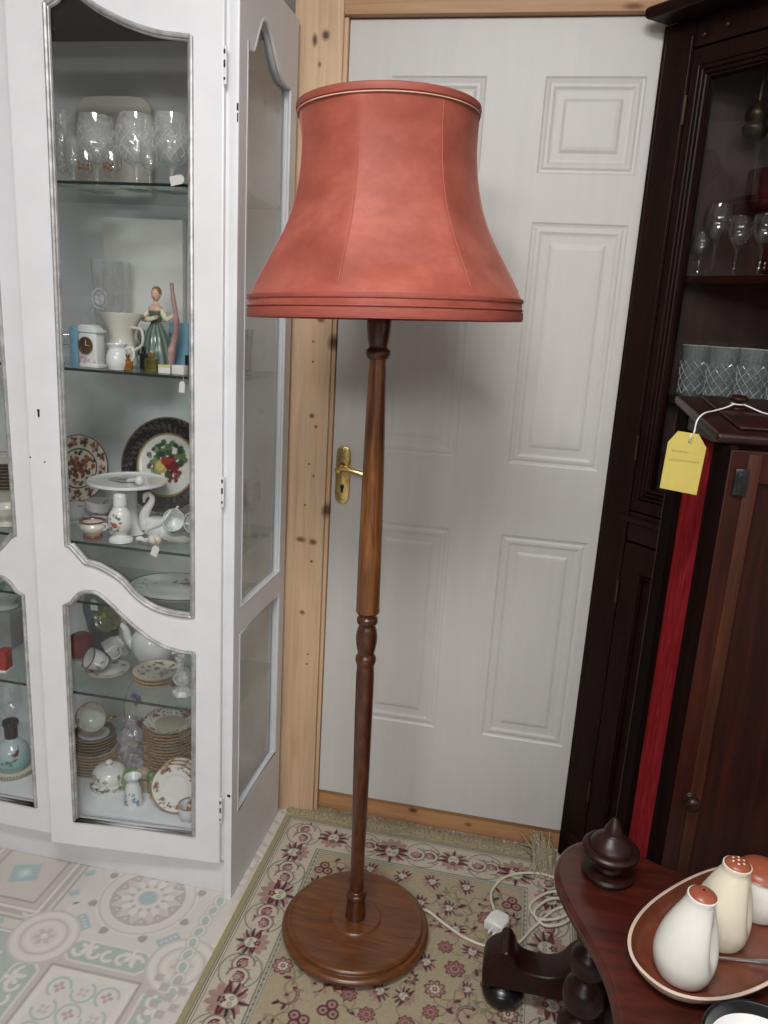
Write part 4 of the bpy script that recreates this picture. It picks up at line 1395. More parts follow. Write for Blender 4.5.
def yellow_tag():
    T = thing('price_tag', 'yellow paper tag with faint handwriting tied by white string to the mahogany cabinet lid', 'price tag', (.231, 1.210, 1.224))
    T.scale = (.88, .88, .88)
    out = [(-.021, .050), (.015, .048), (.0325, .026), (.0315, -.057), (-.0345, -.050), (-.0345, .030)]
    hole = [(.002+.0022*math.cos(2*PI*k/14), .034+.0022*math.sin(2*PI*k/14)) for k in range(14)]
    M = Matrix.Rotation(rad(12), 4, 'Z') @ Matrix.Rotation(rad(2), 4, 'Y') @ Matrix(((1, 0, 0, 0), (0, 0, -1, 0), (0, 1, 0, 0), (0, 0, 0, 1)))
    p = sheet('paper', out, [hole], .0012, M, mat('yellow_card', (196, 178, 92), .7, 0, .03), T, .0002)
    ink = mat('grey_ink', (156, 140, 84), .8)
    sc_ = MB()
    rn = random.Random(2)
    for (x0, x1, y, amp) in ((-.026, .004, .0165, .0026), (-.027, .026, .001, .0028)):
        pts = []
        n = int((x1-x0)/.0009)
        for k in range(n):
            pts.append((x0+(x1-x0)*k/n+.0006*math.sin(k*1.7), y+amp*math.sin(k*1.25)*rn.uniform(.2, 1)*(0 if (k//9) % 4 == 3 else 1)-.00003*k, .0009))
        sc_.tube([tuple(M @ Vector(q)) for q in pts], .0003, 4)
    sc_.build('handwriting', ink, p)
    st = MB()
    a = Vector((.231, 1.210, 1.224))
    hole_w = M @ Vector((.002, .034, .002))
    Rm = Matrix.Translation((.275, 1.2, 0)) @ Matrix.Rotation(rad(5), 4, 'Z')
    sl = math.atan(.125)
    Ml = Rm @ Matrix.Translation((0, 0, 1.256)) @ Matrix.Rotation(sl, 4, 'X')
    def lid(x, y, z): return (Ml @ Vector((x, y, z))-a)/.88
    path = [hole_w, hole_w+Vector((0, -.002, .012)), lid(-.022, .062, -.002), lid(-.017, .075, .015), lid(-.004, .090, .0235), lid(.016, .112, .0235), lid(.038, .132, .0250), lid(.054, .139, .031)]
    st.tube(catmull(path, 6), .0014, 6)
    loop = [lid(.064+.0105*math.cos(t), .150+.0105*math.sin(t), .0305) for t in [2*PI*k/16 for k in range(16)]]
    st.tube(loop, .0014, 6, True)
    tail = [lid(.070, .141, .031), lid(.080, .136, .028), lid(.092, .122, .0247), lid(.100, .108, .0247)]
    st.tube(catmull(tail, 5), .0013, 6)
    st.build('string', mat('white_string', (226, 222, 220), .8), T)

# ------------------------------------------------------------------ small table with cruets
TZ = .60
def small_table():
    cx, cy = .40, .80
    R = thing('side_table', 'small dark mahogany table with lobed corners, bobbin turned legs and turned finial', 'table', (cx, cy, 0))
    q = [(.40, 1.086), (.35, 1.088), (.31, 1.098), (.265, 1.117), (.234, 1.131), (.205, 1.142), (.175, 1.146), (.147, 1.137), (.120, 1.109), (.105, 1.060), (.113, 1.009), (.135, .951), (.158, .898), (.170, .85), (.173, .80)]
    q = [(x-cx, y-cy) for x, y in q]
    full = q+[(x, -y) for x, y in q[::-1][1:]]+[(-x, -y) for x, y in q[1:]]+[(-x, y) for x, y in q[::-1][1:-1]]
    out = [(float(p[0]), float(p[1])) for p in catmull(full, 4, True)]
    MB().prism(out, TZ-.022, TZ, .008, None, 4).build('tabletop', MAHOGX, R)
    lx, ly = -.226, .256
    ap = MB()
    for sx, sy, hx, hy in ((0, 1, .19, .010), (0, -1, .19, .010), (1, 0, .010, .215), (-1, 0, .010, .215)):
        ap.box((sx*.185-hx, sy*.215-hy, TZ-.065), (sx*.185+hx, sy*.215+hy, TZ-.023), .003)
    ap.build('apron', MAHOG, R)
    prof = [(0, RUG_T+.0005), (.022, RUG_T+.0005), (.034, .016), (.034, .032), (.020, .050)]
    for z, r in ((.088, .032), (.158, .035), (.236, .036), (.312, .0355), (.379, .033), (.443, .0285), (.498, .0245), (.546, .021)):
        prof += [(r*.55, z-r*.98), (r*.9, z-r*.55), (r, z), (r*.9, z+r*.55)]
    prof += [(.013, .568), (.018, TZ-.021), (0, TZ-.021)]
    leg = MB().lathe(sprof(prof, 4), 32).build('leg', ROSEW, R)
    leg.location = (lx, ly, 0)
    for sx, sy in ((1, 1), (-1, -1), (1, -1)):
        l2 = leg.copy(); COL.objects.link(l2); l2.parent = R
        l2.location = (-lx*sx if sx > 0 else lx, ly*sy, 0)
    fin = [(0, 0), (.036, 0), (.039, .003), (.0395, .007), (.037, .011), (.030, .0125), (.021, .014), (.0175, .018), (.0175, .030), (.020, .034), (.030, .0365), (.0405, .040), (.0425, .043), (.0425, .046), (.040, .049), (.035, .0505), (.0325, .050), (.0320, .0525), (.030, .056), (.024, .063), (.016, .069), (.0135, .0715), (.0125, .074), (.0140, .0755), (.0135, .078), (.0095, .086), (.0045, .096), (.002, .0985), (0, .099)]
    f = MB().lathe(fin, 40, Matrix.Translation((0, 0, 0))).build('finial', ROSEW, R)
    f.location = (-.216, .266, TZ)
    for sx, sy in ((1, 1), (-1, -1), (1, -1)):
        l2 = f.copy(); COL.objects.link(l2); l2.parent = R
        l2.location = (.216 if sx > 0 else -.216, .266*sy, TZ)

def cruets():
    BR = mat('brown_glaze', (106, 56, 39), .28, 0, .12, (30, 30, 30), coat=.2)
    BRL = mat('brown_cap_glaze', (150, 78, 56), .35, 0, .08, (60, 60, 60))
    WG = mat('white_glaze', (226, 224, 216), .22, 0, .015, coat=.3)
    IV = mat('ivory_glaze', (222, 214, 192), .24, 0, .02, coat=.3)
    RIM = mat('pinkish_rim_glaze', (206, 184, 168), .3, 0, .05)
    # dish
    D = thing('cruet_dish', 'oval brown glazed dish with pale rim carrying the white cruets', 'dish', (.338, .975, TZ+.0004), rad(45))
    N = 72
    A, B = .176, .088
    def ringp(k, z, n=2.3):
        vs = []
        for i in range(N):
            a = 2*PI*i/N
            u, v = math.cos(a), math.sin(a)
            vs.append(((A+k)*math.copysign(abs(u)**(2/n), u), (B+k)*math.copysign(abs(v)**(2/n), v), z))
        return vs
    def shell(rings, name, m, cap0=False, cap1=False):
        mb = MB()
        vs, fs = [], []
        for r in rings: vs += r
        for j in range(len(rings)-1):
            for i in range(N):
                i2 = (i+1) % N
                fs.append((j*N+i, j*N+i2, (j+1)*N+i2, (j+1)*N+i))
        if cap0: fs.append(tuple(range(N))[::-1])
        if cap1: fs.append(tuple((len(rings)-1)*N+i for i in range(N)))
        mb.add(vs, fs)
        return mb.build(name, m, D, smooth=60)
    shell([ringp(-.040, 0), ringp(-.022, .001), ringp(-.010, .008), ringp(-.002, .019), ringp(.0, .024), ringp(-.003, .0255), ringp(-.0045, .0245)], 'dish_rim', RIM, True)
    shell([ringp(-.0045, .0245), ringp(-.010, .014), ringp(-.016, .008), ringp(-.025, .006)], 'dish_well', BR, False, True)
    def cruet(name, loc, rot, h, glaze, holes, label):
        R = thing(name, label, 'cruet', loc, rot)
        prof = sprof([(0, .0), (.027, 0), (.0335, .005), (.0385, .020), (.0395, .036), (.036, .058), (.029, .080), (.022, .098), (.0185, h-.012), (.0185, h-.005), (.0165, h-.003), (0, h-.003)], 5)
        mb = MB().lathe(prof, 64)
        for v in mb.v:       # pinched waist on one side, neck leaning over
            t = max(0, min(1, v.z/h))
            a = math.atan2(v.y, v.x)
            dent = math.exp(-((a+.80)/.30)**2)*math.exp(-((t-.50)/.24)**2)
            k = 1-.38*dent
            v.x, v.y = v.x*k, v.y*k
            v.x += .010*t*t
        body = mb.build('body', glaze, R, smooth=60)
        cap = MB().lathe(sprof([(0, h+.004), (.008, h+.003), (.0155, h-.001), (.0176, h-.005), (.016, h-.007), (0, h-.007)], 3), 32, Matrix.Translation((.0096, 0, 0))).build('cap', BRL, R)
        hm = MB()
        for (x, y) in holes:
            hm.ball((.0096+x, y, h+.0040-(x*x+y*y)*22), (.0018, .0018, .0009), 10)
        hm.build('pour_hole', BLACKM if len(holes) == 1 else IV, cap)
        return R
    zb = TZ+.0065
    cruet('salt_cruet', (.263, .891, zb), rad(12), .122, WG, [(0, 0)], 'white pottery cruet with single hole in brown cap, front of the dish')
    cruet('pepper_cruet', (.323, .968, zb), rad(18), .119, IV, [(0, 0)]+[(.0075*math.cos(2*PI*k/6), .0075*math.sin(2*PI*k/6)) for k in range(6)], 'cream pottery cruet with many holes in brown cap, middle of the dish')
    P = thing('mustard_pot', 'squat white pottery pot with shiny brown lid at the picture edge', 'mustard pot', (.388, 1.036, zb))
    MB().lathe(sprof([(0, 0), (.026, 0), (.034, .006), (.0395, .026), (.038, .045), (.033, .060), (.030, .066), (0, .066)], 4), 48).build('body', WG, P)
    MB().lathe(sprof([(0, .079), (.012, .0785), (.026, .073), (.0325, .066), (.031, .064), (0, .064)], 4), 48).build('lid', BRL, P)
    S = thing('spoon', 'thin silver spoon lying in brown dish beside the cruets', 'spoon', (.305, .922, zb+.0025), rad(6))
    MB().tube(catmull([(-.006, 0, 0.001), (.03, .002, .001), (.08, 0, .006), (.10, 0, .012)], 6), [.0022]*10+[.0028]*9, 8).build('handle', CHROME, S)
    MB().ball((-.012, 0, .001), (.011, .007, .003)).build('spoon_bowl', CHROME, S)
    # dark bowl in the near corner
    B = thing('pottery_bowl', 'dark brown pottery bowl with pale inside, nearest thing on the table', 'bowl', (.325, .752, TZ+.0002))
    MB().lathe(sprof([(0, .0), (.036, 0), (.042, .006), (.058, .024), (.068, .046), (.069, .050), (.066, .0505), (.064, .047), (.060, .038)], 4), 56).build('body', BLACKM, B)
    MB().lathe(sprof([(.060, .038), (.052, .024), (.034, .012), (0, .010)], 4), 56).build('inside_glaze', PORC, B)

# ------------------------------------------------------------------ china in the display cabinet
def plain(col):
    return lambda co: np.tile(np.array(col, float), (len(co), 1))

def blobs(C, u, v, spec):
    for (x, y, r, col) in spec:
        m = np.clip((r-np.hypot(u-x, v-y))/.0015+.5, 0, 1)[:, None]
        C[:] = C*(1-m)+np.array(col, float)*m

def wrap(co, R):
    """unrolled coordinates round an upright pot: angle from the front (-y) times R, and height"""
    th = np.arctan2(co[:, 0], -co[:, 1])
    return th*R, co[:, 2]

def sprigs(n, u0, u1, v0, v1, r, cols, seed):
    g = random.Random(seed)
    out = []
    for k in range(n):
        x, y = g.uniform(u0, u1), g.uniform(v0, v1)
        c = g.choice(cols)
        for q in range(4):
            out.append((x+g.uniform(-r, r), y+g.uniform(-r, r), r*g.uniform(.4, .8), c))
        out.append((x+g.uniform(-r, r)*1.5, y+g.uniform(-r, r)*1.5, r*.5, (96, 116, 84)))
    return out

ROSE = [(150, 40, 46), (190, 92, 84), (120, 74, 52), (96, 60, 44)]
BLUES = [(70, 80, 140), (110, 120, 170), (90, 70, 110)]

def plate_mesh(name, r, paint=None, depth=.016, foot=.55, m=None, step=.004, seg=72):
    prof = [(0, .004), (foot*r, .004), (foot*r*1.08, .0055), (r*.72, depth*.55), (r, depth), (r*.997, depth+.0022), (r*.985, depth+.0022)]
    top = [(0, .007), (foot*r, .007), (foot*r*1.08, .0085), (r*.72, depth*.55+.003), (r*.985, depth+.0022)]
    foot_ = [(0, .002), (foot*r*.8, .002), (foot*r*.82, 0), (foot*r*.88, 0), (foot*r*.9, .004), (foot*r*1.08, .005), (r*.72, depth*.55), (r, depth), (r*.997, depth+.0022)]
    return MB().lathe(dense(foot_+top[::-1], step), seg).build(name, m or GLAZE, None, paint, 60)

def stand(o, px, py, y, zs, r, lean=76, yaw=0):
    """prop a plate up on its rim, leaning back: photo pixel gives the sideways place, zs the shelf"""
    c = spoty(px, py, y)
    o.location = (c.x, y, zs+r*math.sin(rad(lean))+.002)
    o.rotation_euler = (rad(lean), 0, yaw)
    return o

def cup_mesh(name, rt, rb, h, paint, m=None, handle=True, seg=48, side=1, hm=None):
    prof = sprof([(0, .003), (rb*.7, .003), (rb*.72, 0), (rb, 0), (rb*1.02, .004), (rb+(rt-rb)*.65, h*.35), (rt*.96, h*.75), (rt, h), (rt*.95, h), (rt*.91, h*.75), (rb+(rt-rb)*.5, h*.36), (rb*.8, .008), (0, .007)], 4)
    o = MB().lathe(dense(prof, .004), seg).build(name, m or GLAZE, None, paint, 60)
    if handle:
        pts = catmull([(side*rt*.93, 0, h*.86), (side*rt*1.32, 0, h*.90), (side*rt*1.52, 0, h*.62), (side*rt*1.28, 0, h*.36), (side*(rb+(rt-rb)*.6), 0, h*.32)], 5)
        MB().tube(pts, .0024, 8).build('handle', hm or PORC, o)
    return o

def pot(name, prof, mtl, paint=None, seg=48, n=4, rfun=None, step=.005):
    p = sprof(prof, n) if n > 1 else prof
    return MB().lathe(dense(p, step), seg, None, rfun).build(name, mtl, None, paint, 60)

def at(o, p, rotz=0):
    o.location = p
    o.rotation_euler = (0, 0, rotz)
    return o

def clampy(p, lo=1.585, hi=1.80):
    y = min(hi, max(lo, p.y))
    return Vector((p.x*y/p.y, y, p.z))

def on(px, py, shelf, dz=.0005, lo=1.585, hi=1.80):
    return clampy(spot(px, py, SH[shelf]+dz), lo, hi)

def cut_pattern(o, rfun, z0, z1, n=9, turns=.5, t=.0007):
    """crossed spiral cuts on the outside of a glass"""
    mb = MB()
    for sg in (-1, 1):
        for k in range(n):
            pts = []
            for i in range(13):
                q = i/12
                z = z0+(z1-z0)*q
                a = 2*PI*k/n+sg*turns*2*PI*q
                r = rfun(z)+.0003
                pts.append((r*math.cos(a), r*math.sin(a), z))
            mb.tube(pts, t, 4)
    return mb.build('cut_pattern', CUTLINE, o)

def goblet(name, h, rb, m, facets=0, stem=.4, foot=None):
    foot = foot or rb*.8
    prof = [(0, 0), (foot, 0), (foot, .003), (foot*.35, .007), (.005, .014), (.0045, h*stem*.8), (.008, h*stem), (rb*.6, h*(stem+.06)), (rb*.98, h*(stem+.22)), (rb, h*(stem+.38)), (rb*.92, h), (rb*.87, h), (rb*.93, h*(stem+.38)), (rb*.9, h*(stem+.23)), (rb*.5, h*(stem+.09)), (0, h*(stem+.05))]
    rf = (lambda a, z: 1+(.035*math.cos(a*facets+z*120) if h*stem < z < h*.86 else 0)) if facets else None
    return MB().lathe(dense(sprof(prof, 3), .006), 40, None, rf).build(name, m, None, None, 50)

def paper_tag(label, p, rot, w=.014, h=.022):
    t = thing('paper_tag', label, 'price tag', p)
    t.rotation_euler = rot
    o = [(-w/2, -h/2), (w/2, -h/2), (w/2, h*.3), (w*.28, h/2), (-w*.28, h/2), (-w/2, h*.3)]
    MB().prism(o, -.0003, .0003, 0, Matrix(((1, 0, 0, 0), (0, 0, -1, 0), (0, 1, 0, 0), (0, 0, 0, 1)))).build('paper', CARD, t, smooth=0)
    MB().tube([(0, 0, h*.36), (.001, .002, h*.62), (0, .004, h*.9)], .0004, 5).build('string', CARD, t)
    return t

def box_thing(name, label, cat, p, size, m, rotz=0, lid=None, group=None):
    o = MB().box((-size[0]/2, -size[1]/2, 0), (size[0]/2, size[1]/2, size[2]), .0015).build(name, m)
    at(o, p, rotz)
    if lid:
        MB().box((-size[0]/2-.0006, -size[1]/2-.0006, size[2]*.72), (size[0]/2+.0006, size[1]/2+.0006, size[2]+.0006), .0015).build('lid', lid, o)
    return tag(o, label, cat, group)

def china_top():
    z = SH['A']+.0005
    def pa(px, y):
        q = spoty(px, 181, y)
        return Vector((q.x, y, z))
    # cream tray standing on edge at the back
    t = MB()
    o = [(-.088, .004), (.088, .004), (.098, .03), (.098, .18), (.086, .216), (.05, .226), (-.05, .226), (-.086, .216), (-.098, .18), (-.098, .03)]
    Mx = Matrix(((1, 0, 0, 0), (0, 0, -1, 0), (0, 1, 0, 0), (0, 0, 0, 1)))
    tr = t.prism(sections([o], 3)[:], -.006, .006, .004, Mx, 3).build('serving_tray', CREAM)
    i2 = [(x*.82, .115+(y-.115)*.82) for x, y in o]
    MB().prism(sections([i2], 3), .006, .0085, .001, Mx).build('raised_centre', CREAM, tr)
    tr.location = (spoty(112, 130, 1.815).x, 1.812, z)
    tr.rotation_euler = (rad(-4), 0, 0); tr.location.z += .003
    tag(tr, 'cream rounded oblong tray stood on edge behind the glasses on the top shelf', 'tray')
    rows = [('cut_vase', 'tall narrow cut glass vase, leftmost on the top shelf of the white cabinet', 63, 1.635, .150, .028, 14),
            ('cut_goblet', 'wide cut glass goblet with diamond pattern in front of the cream tray', 97, 1.70, .155, .044, 18),
            ('cut_goblet', 'round bowled cut glass goblet right of the cream tray middle', 137, 1.665, .150, .041, 12),
            ('cut_goblet', 'cut glass goblet furthest right on the top shelf above the white tag', 172, 1.68, .155, .040, 14)]
    for nm, lb, px, y, h, r, f in rows:
        g = goblet(nm, h, r, CUTGLASS, f, .32 if nm == 'cut_goblet' else .12)
        at(g, pa(px, y)); tag(g, lb, 'glass', 'cut glass on the top shelf of the white cabinet')
        st_ = .32 if nm == 'cut_goblet' else .12
        def rf(z, h=h, r=r, st_=st_):
            q = z/h-st_
            return r*float(np.interp(q, [.06, .14, .22, .38, .68], [.6, .86, 1.0, 1.02, .93]))*1.01
        cut_pattern(g, rf, h*(st_+.08), h*(st_+.50), 10, .22)
    for px, lb in ((88, 'small liqueur glass with red-brown flowers, left one of the pair on top shelf'), (113, 'small liqueur glass with red-brown flowers, right one of the pair on top shelf')):
        def pf(co):
            C = np.tile(np.array((206, 204, 200.)), (len(co), 1))
            u, v = wrap(co, .019)
            blobs(C, u, v, sprigs(7, -.014, .014, .026, .040, .004, [(130, 62, 44), (110, 50, 40), (150, 84, 60)], 3))
            return C
        g = pot('liqueur_glass', [(0, 0), (.015, 0), (.015, .002), (.004, .006), (.004, .012), (.016, .018), (.019, .035), (.019, .062), (.0178, .062), (.0175, .035), (0, .02)], GLAZE if False else CLEARG, None, 32)
        at(g, pa(px, 1.60)); tag(g, lb, 'glass', 'liqueur glasses on the top shelf')
        fl = MB()
        gg = random.Random(px)
        for k in range(13):
            a = -PI/2+gg.uniform(-.75, .75)
            fl.ball((.0193*math.cos(a), .0193*math.sin(a), gg.uniform(.026, .040)), (.0022, .0022, .0024), 8)
        fl.build('painted_flowers', mat('red_brown_enamel', (132, 66, 48), .5), g)
    g = goblet('cordial_glass', .085, .020, CRYSTAL, 0, .35)
    at(g, pa(150, 1.62)); tag(g, 'small plain stemmed glass between the two right goblets on top shelf', 'glass')
    g = goblet('cordial_glass', .09, .018, CRYSTAL, 8, .3)
    at(g, pa(74, 1.60)); tag(g, 'small cut stemmed glass in front of the leftmost vase on top shelf', 'glass')
    paper_tag('white paper tag lying over the edge of the top shelf', spoty(177, 180, 1.548), (0, rad(78), rad(0)), .018, .030)

def china_second():
    S = 'B'
    z = SH[S]+.0005
    # white mantel clock
    p = on(91, 367, S)
    C = thing('mantel_clock', 'little white china clock with round gilt dial, left on the second shelf', 'clock', p, rad(-8))
    b = MB()
    b.box((-.032, -.016, 0), (.032, .018, .008), .002).box((-.027, -.013, .007), (.027, .015, .078), .003).box((-.032, -.016, .076), (.032, .018, .083), .002)
    b.prism([(-.028, 0), (.028, 0), (.014, .010), (-.014, .010)], -.014, .014, .001, Matrix.Translation((0, .001, .083)) @ Matrix(((1, 0, 0, 0), (0, 0, -1, 0), (0, 1, 0, 0), (0, 0, 0, 1))))
    b.build('case', PORC, C)
    Md = Matrix.Translation((0, -.0135, .048)) @ Matrix.Rotation(PI/2, 4, 'X')
    dl = MB().lathe([(0, .001), (.0165, .001), (.0165, 0), (0, 0)], 32, Md).build('dial', mat('gilt_dial', (120, 92, 52), .3, .6, .2), C)
    MB().lathe([(.0165, 0), (.019, .0005), (.019, .003), (.0165, .0025), (.0165, 0)], 32, Md).build('bezel', GOLD, C)
    MB().box((-.0006, -.0155, .048), (.0006, -.0146, .060)).box((-.0, -.0155, .0475), (.009, -.0146, .0485)).build('hand', CARD, dl)
    # pink flowers on the case foot
    f = MB(); g = random.Random(8)
    for k in range(12):
        f.ball((g.uniform(-.022, .022), -.0135, g.uniform(.010, .024)), (.003, .0012, .003), 8)
    f.build('painted_flowers', mat('pink_enamel', (206, 164, 176), .5), C)
    # clear decanter and tall vase
    d = pot('decanter', [(0, 0), (.030, 0), (.033, .01), (.032, .04), (.022, .062), (.010, .075), (.009, .095), (.013, .098), (.013, .101), (.007, .103), (.0075, .106), (.014, .118), (.010, .128), (0, .131)], CRYSTAL, None, 40)
    at(d, (spoty(94, 345, 1.695).x, 1.695, z)); tag(d, 'clear glass decanter with stopper behind the white clock', 'decanter')
    v = pot('glass_vase', [(0, 0), (.030, 0), (.034, .006), (.036, .05), (.043, .14), (.046, .205), (.0445, .205), (.041, .14), (.034, .05), (.03, .012), (0, .010)], CRYSTAL, None, 48)
    v.scale = (1, 1, 1.18); at(v, (spoty(113, 320, 1.78).x, 1.778, z))
    MB().lathe([(0, .001), (.012, .001), (.013, 0), (0, 0)], 32, Matrix.Translation((-.010, -.0395, .128)) @ Matrix.Rotation(PI/2, 4, 'X')).lathe([(.018, .001), (.021, .001), (.021, 0), (.018, 0), (.018, .001)], 32, Matrix.Translation((-.010, -.0385, .128)) @ Matrix.Rotation(PI/2, 4, 'X')).build('engraved_medallion', FROST, v); tag(v, 'tall wide clear glass vase at the back of the second shelf', 'vase')
    ft = pot('footed_bowl', [(0, .0), (.024, .0), (.026, .004), (.008, .012), (.007, .03), (.028, .042), (.040, .06), (.043, .075), (.041, .075), (.037, .06), (.02, .044), (0, .042)], CRYSTAL, None, 48, 4, lambda a, zz: 1+.02*math.cos(10*a))
    at(ft, (spoty(68, 360, 1.65).x, 1.65, z)); tag(ft, 'cut glass footed bowl at the far left of the second shelf', 'bowl')
    # cream jug with flaring lip
    def lip(a, zz):
        t = max(0, (zz-.06)/.045)
        return 1+t*(.45*math.exp(-((math.atan2(math.sin(a-PI), math.cos(a-PI)))/.5)**2)+.35*math.exp(-((math.atan2(math.sin(a), math.cos(a)))/.45)**2))
    j = pot('jug', [(0, 0), (.026, 0), (.030, .008), (.029, .03), (.024, .055), (.028, .078), (.036, .100), (.034, .101), (.026, .078), (.021, .055), (0, .03)], CREAM, None, 56, 4, lip)
    j.scale = (1.15, 1.15, 1.2); at(j, (spoty(122, 340, 1.69).x, 1.69, z), rad(5)); tag(j, 'cream pottery jug with wide flared lip in the middle of the second shelf', 'jug')
    MB().tube(catmull([(.027, -.012, .075), (.05, -.02, .072), (.052, -.022, .045), (.028, -.012, .03)], 5), .003, 8).build('handle', CREAM, j)
    k = pot('creamer', [(0, 0), (.018, 0), (.021, .004), (.025, .018), (.022, .036), (.017, .046), (.021, .056), (.0195, .0565), (.0155, .046), (0, .02)], PORC, None, 48, 4, lambda a, zz: 1+.25*max(0, (zz-.044)/.012)*math.exp(-((math.atan2(math.sin(a-PI), math.cos(a-PI)))/.5)**2))
    at(k, on(118, 370, S), rad(0)); tag(k, 'small white china creamer in front of the cream jug', 'jug')
    MB().tube(catmull([(.018, 0, .046), (.036, 0, .05), (.038, 0, .028), (.022, 0, .014)], 5), .0024, 8).build('handle', PORC, k)
    # lady figurine
    p = on(153, 352, S)
    L = thing('lady_figurine', 'porcelain lady figurine in green skirt with one arm raised, second shelf', 'figurine', (spoty(156, 320, 1.74).x, 1.74, z+.0005))
    L.scale = (1.1, 1.1, 1.22)
    def skp(co):
        a = np.arctan2(co[:, 1], co[:, 0])
        s = .5+.5*np.sin(a*14+co[:, 2]*30)
        return np.stack([70+70*s, 92+62*s, 84+58*s], 1)
    MB().lathe(dense(sprof([(0, 0), (.034, 0), (.036, .006), (.034, .03), (.027, .055), (.013, .080), (.010, .084), (0, .086)], 4), .004), 64, None, lambda a, zz: 1+.06*math.cos(a*9+zz*20)).build('skirt', GLAZE, L, skp, 60)
    skin = mat('painted_skin', (222, 182, 156), .35)
    torso = MB().lathe(sprof([(0, .078), (.0105, .080), (.0125, .092), (.0165, .106), (.014, .114), (.005, .120), (.0048, .127), (0, .128)], 4), 28, Matrix.Diagonal((1, .75, 1, 1))).build('body', skin, L)
    MB().lathe(sprof([(.0108, .079), (.0128, .090), (.017, .104), (.016, .107), (.0165, .106)], 3), 28, Matrix.Diagonal((1, .78, 1, 1))).build('bodice', mat('green_bodice', (92, 106, 92), .35), L)
    hd = MB().ball((0.001, -.001, .137), (.0095, .0105, .0125), 24)
    hd.ball((.001, -.0112, .1355), (.0018, .0022, .0028), 8).ball((.0105, 0, .136), (.0015, .002, .003), 8).ball((-.0085, 0, .136), (.0015, .002, .003), 8)
    hdo = hd.build('head', skin, L)
    fa = MB()
    for sx in (-1, 1):
        fa.ball((.001+sx*.0036, -.0104, .1385), (.0013, .0008, .0009), 8)
    fa.build('eye', BLACKM, hdo)
    MB().ball((.001, -.0112, .1308), (.0022, .0008, .0008), 8).build('mouth', mat('red_enamel', (170, 80, 72), .4), hdo)
    MB().ball((.001, .0025, .141), (.0112, .0108, .0118), 20).ball((.001, .012, .143), (.006, .005, .006), 14).build('hair', mat('auburn_hair', (140, 100, 64), .4, 0, .15), hdo)
    sleeve = mat('cream_sleeve', (222, 216, 190), .4)
    for pts, nm in (([(.014, 0, .106), (.028, -.008, .092), (.044, -.008, .099)], 'arm'), ([(-.014, 0, .106), (-.024, -.012, .092), (-.006, -.022, .090), (.010, -.022, .094)], 'arm')):
        pp = catmull(pts, 6)
        MB().tube(pp, [.0062*(1-.35*i/len(pp)) for i in range(len(pp))], 12).build(nm, sleeve, L)
        e = pp[-1]; dvec = (pp[-1]-pp[-3]); dvec = dvec/np.linalg.norm(dvec)
        h = MB().ball(tuple(e+dvec*.002), (.0036, .0030, .0040), 12)
        for q in range(4):
            f0 = e+dvec*.004+np.array((0, (q-1.5)*.0016, .0008))
            h.tube([tuple(f0), tuple(f0+dvec*(.0035-.0004*abs(q-1.5))+np.array((0, 0, -.0008)))], [.0009, .0006], 6)
        h.tube([tuple(e+np.array((0, -.003, .001))), tuple(e+dvec*.003+np.array((0, -.004, .003)))], [.001, .0007], 6)
        h.build('hand', skin, L)
    MB().tube(catmull([(.040, -.006, .160), (.043, -.006, .135), (.048, -.006, .105), (.046, .0, .07), (.036, .0, .035), (.030, 0, .006)], 6), [.004]*6+[.005]*8+[.007]*10+[.010]*7, 12).build('scarf', mat('pink_scarf', (178, 140, 136), .4, 0, .15), L)
    box_thing('carton', 'large plain white upright panel against the back of the second shelf', 'box', (spoty(145, 300, 1.835).x, 1.838, z), (.21, .022, .345), CARD)  # flat white slab, nearly as tall as the shelf gap
    # perfume bottles and little boxes
    p = on(140, 364, S)
    b = pot('perfume_bottle', [(0, 0), (.011, 0), (.012, .003), (.012, .040), (.006, .046), (.006, .052), (0, .052)], mat('dark_bottle', (58, 50, 46), .15), None, 32)
    at(b, p+Vector((-.003, .02, 0))); tag(b, 'perfume bottle with big chrome ball stopper on the second shelf', 'perfume bottle')
    MB().lathe(sprof([(0, .050), (.006, .050), (.006, .056), (.012, .062), (.0135, .072), (.010, .083), (0, .087)], 4), 28).build('stopper', CHROME, b)
    def square_bottle(px, py, w, h, m, lb, capm, dy=0):
        q = on(px, py, S)+Vector((0, dy, 0))
        o = MB().box((-w/2, -w*.35, 0), (w/2, w*.35, h*.72), .003, None, 3).lathe([(.004, h*.70), (.004, h*.78), (0, h*.78)], 16).build('scent_bottle', m)
        at(o, q); tag(o, lb, 'perfume bottle', 'scent bottles on the second shelf')
        MB().box((-w*.22, -w*.22, h*.77), (w*.22, w*.22, h), .001).build('cap', capm, o)
    square_bottle(127, 371, .024, .036, AMBER, 'small square amber scent bottle in front of the creamer', GOLD)
    square_bottle(152, 374, .026, .042, glass_mat('olive_glass', (206, 200, 120), .3, 1, body=(150, 136, 60)), 'olive yellow square scent bottle at the shelf front, right of the amber one', GOLD)
    square_bottle(143, 370, .018, .052, BLACKM, 'slim black scent bottle between the amber and olive ones', BLACKM, .006)
    square_bottle(163, 362, .022, .058, AMBER, 'taller amber scent bottle in front of the lady figurine', GOLD, .012)
    box_thing('scent_box', 'small pale blue box in front of the creamer and jug', 'box', on(134, 366, S)+Vector((0, .012, 0)), (.030, .016, .024), mat('ice_blue_card', (176, 196, 206), .5))
    box_thing('gift_box', 'large pale blue box at the right end of the second shelf', 'box', Vector((spoty(181, 340, 1.80).x, 1.80, z)), (.050, .03, .105), BLUEBOX)
    box_thing('gift_box', 'small blue box below the lady figurine skirt', 'box', on(152, 362, S)+Vector((-.004, .014, 0)), (.026, .018, .052), mat('mid_blue_card', (96, 158, 186), .5))
